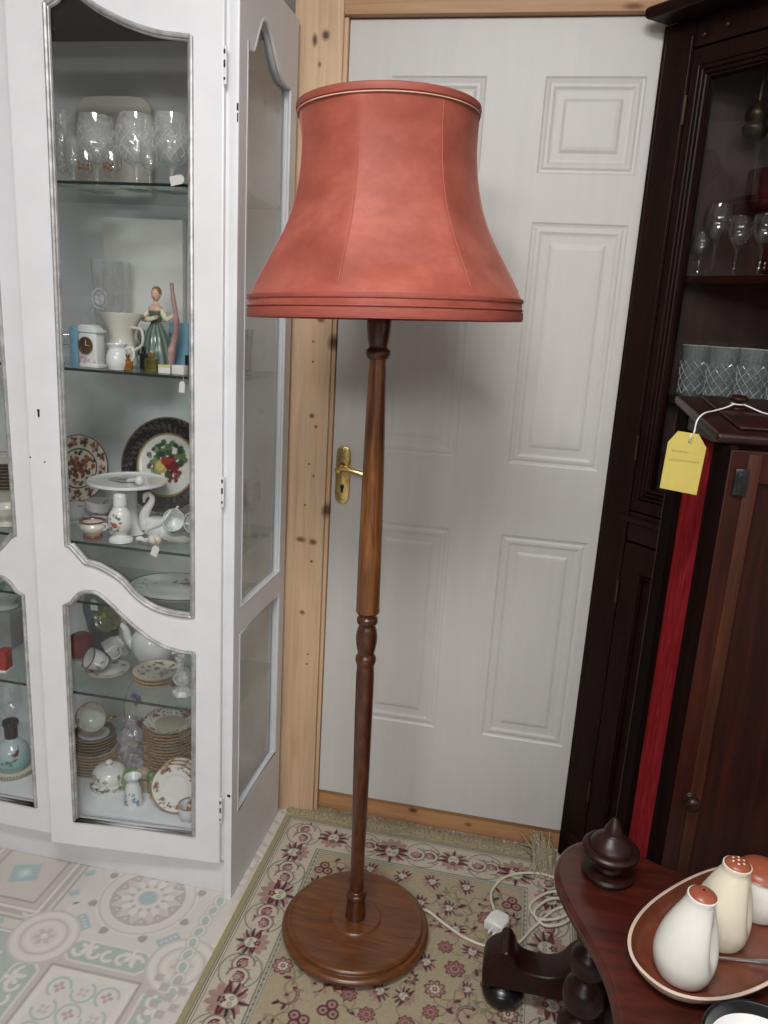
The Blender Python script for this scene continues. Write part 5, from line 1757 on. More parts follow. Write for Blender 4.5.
    box_thing('gift_box', 'pink and cream little box near the shelf right end', 'box', on(173, 366, S)+Vector((0, .004, 0)), (.024, .02, .032), mat('pale_pink_card', (214, 178, 176), .5), 0, mat('cream_yellow_card', (216, 206, 160), .5))
    box_thing('soap_carton', 'small white and yellow carton on the shelf front edge', 'box', on(165, 375, S), (.026, .018, .018), CARD, .3, mat('yellow_card_lid', (206, 204, 140), .5))
    box_thing('soap_carton', 'small plain white carton at the right front of the second shelf', 'box', on(180, 377, S), (.030, .02, .020), CARD, -.1)
    box_thing('trinket_box', 'small dark box behind the white carton, right end of second shelf', 'box', on(189, 368, S)+Vector((0, .01, 0)), (.022, .02, .03), BLACKM)
    box_thing('reflection_strip', 'upright pale blue strip imitating a reflection at the far left of the second shelf', 'reflection', (spoty(73, 340, 1.575).x, 1.578, z), (.019, .006, .088), BLUEBOX)  # thin slab put in for a bluish reflection in the glass
    paper_tag('white paper tag hanging below the second shelf at its right end', spoty(182, 387, 1.549), (0, rad(4), 0), .013, .024)
    g = MB()   # glass tankard seen through the side pane
    tk = pot('glass_tankard', [(0, 0), (.030, 0), (.032, .006), (.031, .05), (.034, .10), (.033, .102), (.029, .05), (.028, .012), (0, .010)], CRYSTAL, None, 40)
    at(tk, (-.672, 1.69, z), rad(-60)); tag(tk, 'clear glass tankard with handle seen through the cabinet side pane', 'tankard')
    MB().tube(catmull([(.030, 0, .085), (.055, 0, .085), (.058, 0, .04), (.030, 0, .025)], 6), .004, 8).build('handle', CRYSTAL, tk)

def easel(label, c, r, z):
    e = thing('plate_easel', label, 'plate stand', (c.x, c.y, z))
    h = c.z-z
    for sx in (-1, 1):
        x = sx*r*.45
        yb = -r*.30
        MB().tube(catmull([(x, yb-.022, .040), (x, yb-.022, .020), (x, yb-.012, .012), (x, yb+.03, .012), (x, .047, .005), (x, .047, .002)], 4), .0022, 8).tube([(x, .047, .003), (x, .040, h*.9)], .0022, 8).build('wire', CRYSTAL, e)
    MB().tube([(-r*.45, .046, .01), (r*.45, .046, .01)], .0022, 8).build('cross_bar', CRYSTAL, e)

def china_third():
    S = 'C'
    z = SH[S]+.0005
    # brown patterned plate
    R1 = .088
    def p1(co):
        r = np.hypot(co[:, 0], co[:, 1]); th = np.arctan2(co[:, 1], co[:, 0])
        C = np.tile(np.array((216, 206, 190.)), (len(co), 1))
        g = random.Random(5); sp = []
        for k in range(13):
            a = 2*PI*k/13
            for q in range(15):
                sp.append((.070*math.cos(a)+g.uniform(-.011, .011), .070*math.sin(a)+g.uniform(-.011, .011), g.uniform(.002, .005), g.choice([(92, 40, 30), (120, 56, 36), (70, 34, 34), (150, 90, 50)])))
        for q in range(95):
            a, rr = g.uniform(0, 6.28), g.uniform(.0, .047)
            sp.append((rr*math.cos(a), rr*math.sin(a), g.uniform(.0025, .0065), g.choice([(92, 40, 30), (140, 70, 44), (110, 60, 40), (70, 60, 60), (160, 100, 60)])))
        blobs(C, co[:, 0], co[:, 1], sp)
        ringm = (np.abs(r-.052) < .0022) | (r > R1-.003)
        C[ringm] = (84, 38, 30)
        C[co[:, 2] < .0035] = (214, 206, 192)
        return C
    o = plate_mesh('dinner_plate', R1, p1, .014, .55, None, .0028, 128)
    stand(o, 80, 465, 1.790, z+.030, R1, 74); easel('clear plate easel holding the brown patterned plate', o.location, R1, z); tag(o, 'cream plate with brown and rust floral pattern stood up at left of third shelf', 'plate')
    # black-bordered fruit plate
    R2 = .122
    def p2(co):
        r = np.hypot(co[:, 0], co[:, 1]); th = np.arctan2(co[:, 1], co[:, 0])
        C = np.tile(np.array((222, 220, 214.)), (len(co), 1))
        m = r > .079
        C[m] = (30, 27, 28)
        nz = np.sin(th*31+r*500)*np.sin(th*17-r*330)*np.sin(th*53)
        C[m & (nz > .28)] = (88, 82, 78)
        C[(np.abs(r-.079) < .0018)] = (150, 128, 84)
        C[r > R2-.0022] = (130, 108, 70)
        g = random.Random(4); sp = []
        X, Y = -.002, .004
        for k in range(80):
            a, rr = g.uniform(0, 6.28), g.uniform(.014, .043)
            sp.append((X+rr*math.cos(a)*1.05, Y+.006+rr*math.sin(a), g.uniform(.004, .008), g.choice([(56, 84, 58), (72, 100, 70), (96, 116, 84), (120, 136, 104), (48, 66, 50), (96, 70, 74)])))
        for x, y, q, c_ in ((-.012, -.008, .016, (176, 160, 84)), (-.014, -.007, .011, (200, 180, 104)), (.008, .002, .015, (122, 32, 34)), (.010, .004, .009, (160, 56, 50)), (.020, -.006, .012, (110, 34, 44)), (-.004, .006, .010, (150, 60, 40))):
            sp.append((X+x, Y+y, q, c_))
        for k in range(20):
            sp.append((X+.020+g.uniform(-.010, .012), Y-.028+g.uniform(-.014, .012), .0036, g.choice([(110, 26, 40), (140, 40, 50), (84, 24, 40)])))
        for k in range(7):
            sp.append((X-.006+g.uniform(-.008, .008), Y-.036+g.uniform(-.006, .006), .004, g.choice([(58, 60, 96), (84, 86, 120)])))
        sp = [(X+(a_-X)*1.12, Y+(b_-Y)*1.12, q_*1.12, c_) for a_, b_, q_, c_ in sp]
        blobs(C, co[:, 0], co[:, 1], sp)
        C[co[:, 2] < .0035] = (40, 36, 36)
        return C
    o = plate_mesh('fruit_plate', R2, p2, .013, .55, None, .0028, 144)
    stand(o, 168, 455, 1.785, z+.030, R2, 75); easel('clear plate easel holding the black bordered fruit plate', o.location, R2, z); tag(o, 'large black bordered plate with painted fruit in white centre, third shelf', 'plate')
    # cake stand
    c = spoty(127, 482, 1.665)
    H = c.z-z
    st = pot('cake_stand', [(0, 0), (.042, 0), (.043, .004), (.034, .014), (.024, .035), (.022, H-.03), (.030, H-.012), (.088, H-.003), (.094, H+.003), (.092, H+.006), (.084, H+.001), (0, H)], PORC, None, 72)
    at(st, (c.x, 1.668, z)); tag(st, 'white china cake stand on pedestal, centre of third shelf', 'cake stand')
    sp = thing('cake_server', 'small spotted server with white handle lying on the cake stand', 'server', (c.x+.005, 1.66, z+H+.001), rad(-10))
    MB().prism([(-.05, -.012), (0, -.016), (.004, 0), (0, .016), (-.04, .014)], .002, .005, .001).build('blade', mat('grey_ceramic', (150, 148, 144), .4, 0, .25, (80, 80, 80)), sp)
    MB().tube(catmull([(0, 0, .004), (.02, -.004, .010), (.042, -.012, .012)], 4), [.004]*4+[.005]*5, 10).ball((.046, -.014, .013), .0115).build('handle', PORC, sp)
    # swan
    p = on(152, 533, S)
    W = thing('swan_vase', 'white porcelain swan with curved neck on third shelf before the fruit plate', 'figurine', p+Vector((.012, -.010, 0)))
    W.scale = (.95, .95, .94)
    bd = MB().lathe(sprof([(0, 0), (.022, .0), (.027, .008), (.030, .022), (.027, .038), (.020, .046), (0, .048)], 4), 40, Matrix.Translation((.010, 0, 0)) @ Matrix.Diagonal((1.35, .85, 1, 1)))
    pts = catmull([(-.018, -.004, .018), (-.026, -.006, .040), (-.018, -.008, .064), (-.006, -.008, .083), (-.001, -.008, .098), (-.008, -.009, .109), (-.017, -.010, .106), (-.021, -.010, .096), (-.023, -.010, .086)], 5)
    n_ = len(pts)
    bd.tube(pts, [.016*(1-.62*min(1, i/(n_*.55))) if i < n_*.72 else .0078*(1-.75*(i-n_*.72)/(n_*.28)) for i in range(n_)], 14)
    bd.build('body', PORC, W, smooth=60)
    wg = MB()
    for sy in (-1, 1):
        for q in range(4):
            pts = catmull([(-.004+q*.008, sy*.022, .022+q*.004), (.020+q*.007, sy*.024, .038+q*.005), (.044+q*.004, sy*.018, .050+q*.009)], 5)
            wg.tube(pts, [.008*(1-.7*i/len(pts)) for i in range(len(pts))], 10)
    wg.build('wing', PORC, W, smooth=60)
    # salt shaker with rose
    def p3(co):
        C = np.tile(np.array((226, 226, 222.)), (len(co), 1))
        u, v = wrap(co, .026)
        sp = [(.000, .044, .0065, (140, 44, 46)), (.002, .046, .004, (184, 88, 80)), (-.008, .048, .004, (176, 92, 84)), (.009, .040, .004, (196, 160, 80)), (.010, .060, .0035, (90, 80, 120)), (-.004, .068, .003, (110, 130, 96)), (.004, .064, .004, (110, 130, 96)),
              (-.010, .036, .004, (96, 120, 90)), (.006, .032, .004, (104, 126, 92)), (-.012, .058, .003, (140, 150, 110)), (.013, .050, .003, (150, 60, 60)), (-.003, .028, .003, (170, 120, 60))]
        blobs(C, u, v, sp)
        return C
    o = pot('china_shaker', [(0, 0), (.026, 0), (.0275, .004), (.026, .008), (.016, .014), (.014, .019), (.024, .032), (.0275, .050), (.024, .068), (.015, .082), (.014, .088), (0, .088)], GLAZE, p3, 64, 5, None, .003)
    at(o, on(121, 541, S)); tag(o, 'white china caster painted with a red rose, front of third shelf', 'caster')
    MB().lathe(sprof([(0, .087), (.0145, .087), (.0155, .092), (.0148, .106), (.012, .114), (0, .117)], 4), 40).build('cap', PORC, o)
    # sugar bowl with dark red rim and foot
    def p4(co):
        C = np.tile(np.array((222, 216, 204.)), (len(co), 1))
        C[(co[:, 2] > .036)] = (112, 40, 40)
        C[(co[:, 2] < .008)] = (120, 46, 44)
        C[(np.abs(co[:, 2]-.008) < .001)] = (176, 140, 80)
        return C
    o = pot('sugar_bowl', [(0, 0), (.021, 0), (.022, .005), (.019, .009), (.027, .018), (.030, .028), (.026, .036), (.030, .042), (.028, .042), (.024, .036), (.026, .026), (0, .012)], GLAZE, p4, 56, 4, None, .0025)
    at(o, on(93, 537, S)); tag(o, 'small white bowl with dark red rim and foot at front of third shelf', 'bowl')
    for sx in (-1, 1):
        MB().tube(catmull([(sx*.027, 0, .036), (sx*.037, 0, .034), (sx*.036, 0, .024), (sx*.028, 0, .02)], 4), .0022, 8).build('handle', CREAM, o)
    # blue flowered cups
    def cupP(cols, seed, R=.03, rim=None, n=9, base=(222, 222, 222)):
        def f(co):
            C = np.tile(np.array(base, float), (len(co), 1))
            u, v = wrap(co, R)
            blobs(C, u, v, sprigs(n, -.05, .05, .008, .034, .0045, cols, seed))
            if rim:
                C[co[:, 2] > co[:, 2].max()-.002] = rim
            return C
        return f
    o = cup_mesh('teacup', .034, .020, .044, cupP([(110, 60, 90), (70, 60, 110), (150, 130, 150)], 2, n=12))
    at(o, (spoty(73, 522, 1.70).x, 1.70, z), rad(200)); tag(o, 'teacup with dense purple flowers at far left of third shelf', 'cup')
    o = cup_mesh('teacup', .036, .020, .040, cupP(BLUES, 6, n=8))
    o.scale = (.92, .92, .92); at(o, (spoty(98, 516, 1.668).x, 1.668, z), rad(70)); tag(o, 'teacup with sparse blue flowers behind the red rimmed bowl', 'cup')
    o2 = cup_mesh('teacup', .036, .020, .040, cupP([(150, 120, 180), (170, 180, 200)], 9, n=6))
    o2.scale = (.92, .92, .92); o2.location = o.location+Vector((.002, 0, .034)); o2.rotation_euler = (rad(4), 0, rad(100)); tag(o2, 'teacup stacked inside the sparse blue flowered cup', 'cup')
    def p5(co):
        C = np.tile(np.array((218, 220, 224.)), (len(co), 1))
        u, v = wrap(co, .022)
        blobs(C, u, v, sprigs(9, -.04, .04, .006, .026, .004, [(60, 76, 140), (90, 110, 170)], 12))
        return C
    o = pot('lidded_pot', [(0, 0), (.018, 0), (.022, .006), (.023, .020), (.020, .031), (.018, .032), (0, .032)], GLAZE, p5, 48, 4, None, .003)
    at(o, on(106, 528, S)+Vector((.002, .008, 0))); tag(o, 'little blue and white pot with red-brown domed lid on third shelf', 'pot')
    MB().lathe(sprof([(0, .046), (.008, .045), (.016, .038), (.018, .032), (0, .032)], 4), 32).build('lid', mat('red_brown_lid', (110, 42, 36), .35), o)
    # cups and saucer on the right
    def sauP(cols, seed, R, rim=(176, 140, 76), n=7, base=(222, 221, 217), rr=.72):
        def f(co):
            C = np.tile(np.array(base, float), (len(co), 1))
            r = np.hypot(co[:, 0], co[:, 1])
            g = random.Random(seed); sp = []
            for k in range(n):
                a = 2*PI*k/n+g.uniform(-.2, .2)
                for q in range(5):
                    sp.append((R*rr*math.cos(a)+g.uniform(-.1, .1)*R, R*rr*math.sin(a)+g.uniform(-.1, .1)*R, R*g.uniform(.03, .075), g.choice(cols)))
                sp.append((R*rr*math.cos(a+.18), R*rr*math.sin(a+.18), R*.05, (98, 116, 84)))
            blobs(C, co[:, 0], co[:, 1], sp)
            C[r > R*.972] = rim
            return C
        return f
    o = plate_mesh('saucer', .058, sauP([(120, 150, 150), (150, 170, 170)], 3, .058, (190, 170, 140)), .012)
    at(o, on(182, 540, S)+Vector((.004, .003, 0))); tag(o, 'pale saucer under two teal ringed cups at right of third shelf', 'saucer')
    q = o.location
    for dx, dy, rot, lb in ((-.023, .008, 20, 'teal ringed cup lying on its side, left one on the saucer'), (.030, .008, 20, 'teal ringed cup lying on its side, right one on the saucer')):
        def p6(co):
            C = np.tile(np.array((222, 224, 222.)), (len(co), 1))
            C[np.abs(co[:, 2]-.036) < .0022] = (112, 140, 140)
            u, v = wrap(co, .03)
            blobs(C, u, v, sprigs(5, -.06, .06, .012, .028, .004, [(140, 160, 160), (160, 140, 140)], 5))
            return C
        k = cup_mesh('teacup', .027, .016, .042, p6)
        k.location = q+Vector((dx, dy+.018, .038)); k.rotation_euler = (rad(72), rad(10), rad(rot-20)); tag(k, lb, 'cup')
    # small ladle with its tag
    p = on(153, 545, S, .0005, 1.565)
    o = thing('ceramic_scoop', 'cream ceramic scoop with tan end lying at the third shelf edge', 'scoop', p+Vector((0, .004, .0125)), rad(-8))
    MB().tube(catmull([(-.046, 0, -.006), (-.036, 0, -.003), (-.026, 0, -.006), (-.012, 0, -.003)], 4), [.005, .0055, .006, .006, .0055, .005, .0045, .0045, .0045, .005, .006, .006, .007], 10).build('handle', PORC, o)
    MB().ball((.002, 0, 0), (.018, .0125, .0125)).build('bowl', CREAM, o)
    MB().lathe([(0, .0035), (.010, .0025), (.0115, 0), (0, 0)], 24, Matrix.Translation((.012, -.002, 0)) @ Matrix.Rotation(rad(62), 4, 'Y')).build('tan_end', TAN, o)
    paper_tag('white paper tag hanging from the ceramic scoop below the third shelf edge', spoty(155, 551, 1.549), (0, rad(22), 0), .017, .026)
    # glasses standing near the side pane
    for y, h, r, lb in ((1.66, .15, .026, 'clear stemmed glass nearest the side pane front on third shelf'), (1.75, .14, .026, 'clear stemmed glass further back by the side pane on third shelf')):
        g = goblet('side_goblet', h, r, CRYSTAL, 0, .42)
        at(g, (-.662, y, z)); tag(g, lb, 'glass', 'goblets by the side pane on the third shelf')
    # platter lying on the hidden shelf behind the door rail
    def pp(co):
        C = np.tile(np.array((222, 222, 218.)), (len(co), 1))
        r = np.hypot(co[:, 0]/1.25, co[:, 1])
        g = random.Random(2); sp = []
        for k in range(34):
            sp.append((.012+g.gauss(0, .022), .048+g.gauss(0, .010), g.uniform(.003, .006), g.choice([(128, 52, 44), (150, 90, 80), (96, 74, 56), (110, 116, 84)])))
        for k in range(10):
            sp.append((-.09+g.uniform(-.015, .02), .0+g.uniform(-.03, .03), .003, (150, 150, 146)))
        blobs(C, co[:, 0], co[:, 1], sp)
        C[r > .0975] = (52, 46, 42)
        return C
    prof = [(0, .002), (.06, .002), (.062, 0), (.068, 0), (.07, .004), (.1, .016), (.0998, .018), (.098, .018), (.07, .008), (0, .006)]
    mb = MB().lathe(dense(prof, .003), 128, Matrix.Diagonal((1.25, 1, 1, 1)))
    o = mb.build('platter', GLAZE, None, pp, 60)
    q = spot(172, 596, SH['E'])
    at(o, (q.x, 1.715, SH['E']+.0005)); tag(o, 'white oval platter with dark rim and red flower spray below the third shelf', 'platter')
    return sauP, cupP

def china_fourth(sauP, cupP):
    S = 'D'
    z = SH[S]+.0005
    # three plates with bird pattern
    R = .060
    def bp(co):
        C = np.tile(np.array((214, 208, 190.)), (len(co), 1))
        r = np.hypot(co[:, 0], co[:, 1])
        g = random.Random(14); sp = []
        for k in range(30):
            a, rr = g.uniform(0, 6.28), g.uniform(.015, .05)
            sp.append((rr*math.cos(a), rr*math.sin(a), g.uniform(.0025, .0055), g.choice([(60, 60, 48), (120, 96, 48), (96, 110, 70), (90, 50, 40), (150, 130, 70)])))
        for q in (-.010, -.002, .006, .014, .020):
            for w in range(8):
                sp.append((.012+q*.6+w*.0014, -.014+w*.0042, .0016, (64, 74, 92)))
        blobs(C, co[:, 0], co[:, 1], sp)
        C[r > R*.955] = (176, 132, 84)
        return C
    p = on(151, 686, S)
    gl = 'bird patterned side plates on the fourth shelf'
    o = plate_mesh('side_plate', R, bp, .011, .55, None, .0028, 96)
    p = Vector((p.x, p.y+.03, z))
    at(o, p+Vector((0, 0, .018)), .3); tag(o, 'topmost gilt rimmed plate of a low pile, painted with a bird and leaves', 'plate', gl)
    dup(o, p+Vector((0, 0, .009)), 'middle gilt rimmed plate of the low three plate pile', gl, (0, 0, 1.2))
    dup(o, p, 'bottom gilt rimmed plate of the low three plate pile', gl, (0, 0, 2.2))
    # saucer with two tipped cups
    sa = plate_mesh('saucer', .056, sauP([(140, 130, 110), (170, 150, 140)], 8, .056, (180, 156, 120)), .012)
    q = on(104, 676, S)+Vector((0, .02, 0)); q.z = z
    at(sa, q); tag(sa, 'white saucer with small sprigs under two tumbled cups on the fourth shelf', 'saucer')
    ck = cupP([(170, 80, 72), (190, 120, 100), (120, 130, 90)], 4, .03, (90, 84, 78), 6)
    c1 = cup_mesh('coffee_cup', .028, .017, .048, ck)
    c1.location = q+Vector((-.004, -.008, .032)); c1.rotation_euler = (rad(60), rad(0), rad(-40)); tag(c1, 'flowered coffee cup tumbled on its side, lower one on the saucer', 'cup')
    c2 = cup_mesh('coffee_cup', .028, .017, .048, ck)
    c2.location = q+Vector((.012, .050, .072)); c2.rotation_euler = (rad(125), rad(15), rad(-40)); tag(c2, 'flowered coffee cup resting upside down on the tumbled lower cup', 'cup')
    # red tin
    q = on(83, 664, S); q = Vector((spoty(84, 655, 1.72).x, 1.72, z))
    tb = MB().box((-.05, -.04, 0), (.05, .04, .012), .003).build('white_stand', CARD)
    at(tb, q); tag(tb, 'shallow white carton supporting the red tin on the fourth shelf', 'box')
    t = pot('red_tin', [(0, 0), (.027, 0), (.028, .003), (.028, .052), (.0265, .055), (.018, .060), (0, .061)], RED, None, 40, 1)
    at(t, q+Vector((-.006, 0, .0125))); tag(t, 'round red tin standing at left of the fourth shelf', 'tin')
    MB().lathe([(.0282, .040), (.0292, .041), (.0292, .050), (.0282, .051), (.0282, .040)], 40).build('lid_band', RED, t)
    # little white candlestick vase
    o = pot('bud_vase', [(0, 0), (.014, 0), (.015, .004), (.009, .012), (.010, .026), (.014, .036), (.018, .044), (.0165, .044), (.011, .034), (0, .025)], PORC, None, 40)
    at(o, on(114, 655, S)+Vector((0, .045, .0))); o.location.z = z; tag(o, 'tiny white flared vase behind the tumbled cups', 'vase')
    o = pot('spill_vase', [(0, 0), (.018, 0), (.020, .006), (.012, .02), (.013, .07), (.018, .12), (.0165, .12), (.011, .07), (0, .02)], PORC, None, 40)
    at(o, (spoty(121, 640, 1.78).x, 1.785, z)); tag(o, 'tall slim white vase behind the tiny flared vase', 'vase')
    # big white teapot
    q = on(150, 664, S)
    T = thing('teapot', 'large white round teapot at the back of the fourth shelf', 'teapot', (q.x, 1.768, z), rad(0))
    MB().lathe(sprof([(0, 0), (.035, 0), (.037, .005), (.050, .022), (.058, .048), (.054, .074), (.038, .092), (.030, .096), (0, .096)], 5), 56).build('body', PORC, T)
    MB().lathe(sprof([(0, .124), (.007, .121), (.009, .115), (.005, .109), (.012, .106), (.027, .100), (.031, .095), (0, .095)], 4), 40).build('lid', PORC, T)
    pp_ = catmull([(-.045, -.01, .038), (-.066, -.014, .056), (-.072, -.016, .086), (-.084, -.018, .102)], 5)
    MB().tube(pp_, [.015*(1-.55*i/len(pp_)) for i in range(len(pp_))], 14).ball((-.0845, -.018, .1028), (.0045, .0045, .002), 10).build('spout', PORC, T)
    MB().tube(catmull([(.050, 0, .075), (.082, .0, .084), (.090, 0, .05), (.055, 0, .030)], 6), .0055, 10).build('handle', PORC, T)
    # blue floral vase with tag, green leaf dish
    def vf(co):
        C = np.tile(np.array((78, 92, 118.)), (len(co), 1))
        u, v = wrap(co, .034)
        blobs(C, u, v, sprigs(26, -.08, .08, .03, .17, .007, [(60, 74, 120), (120, 140, 170), (80, 104, 84), (52, 58, 70), (140, 130, 110)], 7))
        return C
    o = pot('floral_vase', [(0, 0), (.026, 0), (.028, .006), (.022, .03), (.034, .09), (.042, .135), (.032, .17), (.024, .185), (.030, .20), (.028, .20), (.02, .185), (0, .1)], GLAZE, vf, 72, 4, None, .004)
    at(o, (spoty(98, 610, 1.77).x, 1.775, z)); tag(o, 'dark blue floral vase at the back left of the fourth shelf', 'vase')
    paper_tag('white paper tag hanging on the dark blue floral vase', Vector((spoty(94, 617, 1.72).x, 1.722, z+.158)), (0, 0, 0), .020, .030)
    def lf(co):
        C = np.tile(np.array((92, 98, 66.)), (len(co), 1))
        blobs(C, co[:, 0], co[:, 1], sprigs(8, -.03, .03, -.03, .03, .006, [(60, 66, 44), (150, 146, 88), (80, 92, 54)], 3))
        return C
    o = plate_mesh('leaf_dish', .036, lf, .010)
    o.location = (spoty(108, 615, 1.74).x, 1.742, z+.100); o.rotation_euler = (rad(64), rad(18), 0)
    o.location.z = z+.115
    st = MB().box((-.018, -.016, 0), (.018, .016, .082), .003).build('carton_stand', mat('dark_carton', (60, 62, 58), .6))
    at(st, (o.location.x, 1.745, z)); tag(st, 'small dark carton under the yellow green leaf dish', 'box')
    tag(o, 'small yellow green leaf patterned dish propped by the blue vase', 'dish')
    # frosted flower ornament
    q = on(182, 695, S, .0005, 1.58)
    o = thing('frosted_ornament', 'frosted white glass flower ornament at right front of the fourth shelf', 'ornament', q+Vector((0, .006, 0)))
    b = MB().lathe(sprof([(0, 0), (.022, 0), (.025, .005), (.023, .012), (.012, .018), (.010, .024), (0, .026)], 4), 40, None, lambda a, zz: 1+.08*math.cos(7*a))
    b.build('foot', FROST, o)
    MB().lathe(sprof([(0, .022), (.010, .024), (.021, .036), (.023, .048), (.014, .060), (.012, .068), (0, .064)], 4), 40, None, lambda a, zz: 1+.10*math.cos(6*a+zz*60)).build('flower', FROST, o)
    MB().lathe(sprof([(0, .060), (.009, .062), (.008, .080), (.013, .098), (.011, .099), (.006, .082), (0, .07)], 4), 32, Matrix.Translation((-.008, .004, 0)), lambda a, zz: 1+.1*math.cos(5*a)).build('stem', FROST, o)

def china_floor(sauP, cupP):
    S = 'F'
    z = SH[S]+.0005
    # tall stack of gilt plates
    R = .070
    def rp(co):
        C = np.tile(np.array((218, 217, 214.)), (len(co), 1))
        r = np.hypot(co[:, 0], co[:, 1])
        g = random.Random(31); sp = []
        for a0, big in ((.9, 1), (2.6, .7), (4.0, .8), (5.3, .7)):
            for k in range(30):
                a, rr = a0+g.gauss(0, .34), R*g.uniform(.62, .95)
                sp.append((rr*math.cos(a), rr*math.sin(a), R*.05*big*g.uniform(.5, 1), g.choice(ROSE+[(90, 80, 50), (60, 70, 110)])))
            sp.append((R*.78*math.cos(a0), R*.78*math.sin(a0), R*.12*big, (170, 66, 58)))
            sp.append((R*.80*math.cos(a0), R*.80*math.sin(a0), R*.06*big, (204, 120, 104)))
        blobs(C, co[:, 0], co[:, 1], sp)
        C[r > R*.95] = (150, 116, 68)
        C[co[:, 2] < .005] = (180, 168, 150)
        return C
    top = spoty(168, 722, 1.70)
    n = 19
    pz = (top.z-z-.014)/(n-1)
    gl = 'stacked gilt rimmed plates on the cabinet floor'
    scal = lambda a, zz: 1+(.018*math.cos(20*a) if zz > .006 else 0)
    prof = [(0, .0015), (R*.5, .0015), (R*.52, 0), (R*.58, 0), (R*.6, .002), (R*.75, .006), (R, .012), (R*1.0, .0145), (R*.98, .0145), (R*.74, .0085), (R*.56, .0045), (0, .0045)]
    first = MB().lathe(dense(prof, .003), 100, None, scal).build('gilt_plate', GLAZE, None, rp, 60)
    cx = top.x
    first.location = (cx, 1.712, z+pz*(n-1)); first.rotation_euler = (0, 0, .2)
    tag(first, 'topmost plate of the tall stack, gilt rim with red rose spray', 'plate', gl)
    for i in range(n-1):
        dup(first, (cx+random.uniform(-.0015, .0015), 1.712+random.uniform(-.0015, .0015), z+pz*i), 'gilt rimmed white plate within the tall stack on the cabinet floor, under its top plate', gl, (0, 0, random.uniform(0, 6)))
    # saucer standing behind
    o = plate_mesh('dinner_plate', .128, sauP([(80, 96, 150), (110, 120, 160), (140, 70, 66)], 5, .128, (170, 150, 110), 9), .013)
    stand(o, 168, 740, 1.832, z, .128, 83)
    tag(o, 'large plate with blue flowers on its rim stood up behind the tall plate stack', 'plate')
    # dark gilt saucers with a cup on its side
    q = on(92, 772, S)
    q = Vector((q.x-.003, 1.70, z))
    def dk(co):
        C = np.tile(np.array((206, 204, 200.)), (len(co), 1))
        r = np.hypot(co[:, 0], co[:, 1])
        C[r > .040] = (60, 42, 34)
        C[r > .054] = (150, 120, 70)
        return C
    gl2 = 'dark bordered saucers on the cabinet floor'
    s0 = plate_mesh('dark_saucer', .057, dk, .012)
    pale = plate_mesh('pale_saucer', .060, sauP([(150, 120, 100), (170, 140, 120)], 8, .060, (176, 140, 84), 7), .012)
    for i in range(7):
        lb = 'bottom pale gilt rimmed saucer of the pile at lower left' if i == 0 else 'pale gilt rimmed saucer inside the lower left pile, under the dark saucers'
        loc = q+Vector((0, 0, .0085*i))
        if i == 0:
            at(pale, loc); tag(pale, lb, 'saucer', 'pale saucers on the cabinet floor')
        else:
            dup(pale, loc, lb)
    for i in range(5):
        lb = 'topmost dark bordered saucer, holding a tipped white cup' if i == 4 else ('bottom dark bordered saucer of the five, on the pale saucers' if i == 0 else 'dark bordered saucer inside the pile of five at lower left')
        loc = q+Vector((0, 0, .0615+.0085*i))
        if i == 0:
            at(s0, loc); tag(s0, lb, 'saucer', gl2)
        else:
            dup(s0, loc, lb, gl2)
    def cg(co):
        C = np.tile(np.array((214, 213, 209.)), (len(co), 1))
        r = np.hypot(co[:, 0], co[:, 1])
        C[co[:, 2] > .0475] = (150, 118, 68)
        u, v = wrap(co, .03)
        m = (r > .030) & (co[:, 2] < .046) & (co[:, 2] > .020)
        blobs(C, u, v, sprigs(8, -.09, .09, .020, .042, .005, ROSE, 15))
        return C
    c = cup_mesh('teacup', .041, .020, .050, cg, None, True, 56, 1, GOLD)
    c.location = q+Vector((-.004, .020, .061+.034+.056)); c.rotation_euler = (rad(72), 0, rad(14)); tag(c, 'white teacup tipped towards the glass on dark saucers, gilt handle', 'cup')
    # butter dish
    q = on(104, 810, S, .0005, 1.60)
    def bdp(co):
        C = np.tile(np.array((220, 219, 215.)), (len(co), 1))
        u, v = wrap(co, .045)
        blobs(C, u, v, sprigs(18, -.10, .10, .012, .020, .004, [(96, 88, 80), (120, 104, 76), (80, 84, 80)], 9)+sprigs(14, -.10, .10, .034, .044, .004, [(150, 116, 70), (110, 106, 96), (170, 140, 96)], 10))
        return C
    o = pot('butter_dish', [(0, 0), (.040, 0), (.044, .003), (.046, .010), (.050, .018), (.049, .022), (.044, .024), (0, .024)], GLAZE, bdp, 64, 3, None, .003)
    at(o, q+Vector((-.002, .034, 0))); tag(o, 'white lidded butter dish with small gold and grey flowers, lower left', 'butter dish')
    MB().lathe(dense(sprof([(.043, .024), (.045, .030), (.043, .042), (.034, .054), (.018, .060), (.006, .062), (.006, .066), (.009, .070), (.007, .075), (0, .077)], 4), .003), 64).build('lid', GLAZE, o, bdp, 60)
    # little vase with blue flowers
    def lv(co):
        C = np.tile(np.array((222, 223, 222.)), (len(co), 1))
        u, v = wrap(co, .022)
        blobs(C, u, v, sprigs(6, -.022, .022, .010, .036, .005, [(110, 140, 176), (150, 170, 190), (120, 150, 120)], 3))
        return C
    o = pot('posy_vase', [(0, 0), (.022, 0), (.0245, .004), (.023, .030), (.016, .056), (.013, .066), (.021, .079), (.019, .0795), (.011, .066), (0, .05)], GLAZE, lv, 56, 4, None, .003)
    at(o, on(133, 817, S, .0005, 1.578)+Vector((0, .004, 0))); tag(o, 'small white vase with pale blue flowers and flared neck, cabinet floor front', 'vase')
    # green fruit ornament and tan bird
    gq = on(124, 806, S)+Vector((-.008, .054, 0))
    o = thing('fruit_ornament', 'green and tan fruit shaped ornament behind the little blue flowered vase', 'ornament', gq)
    o.scale = (.86, .86, .95)
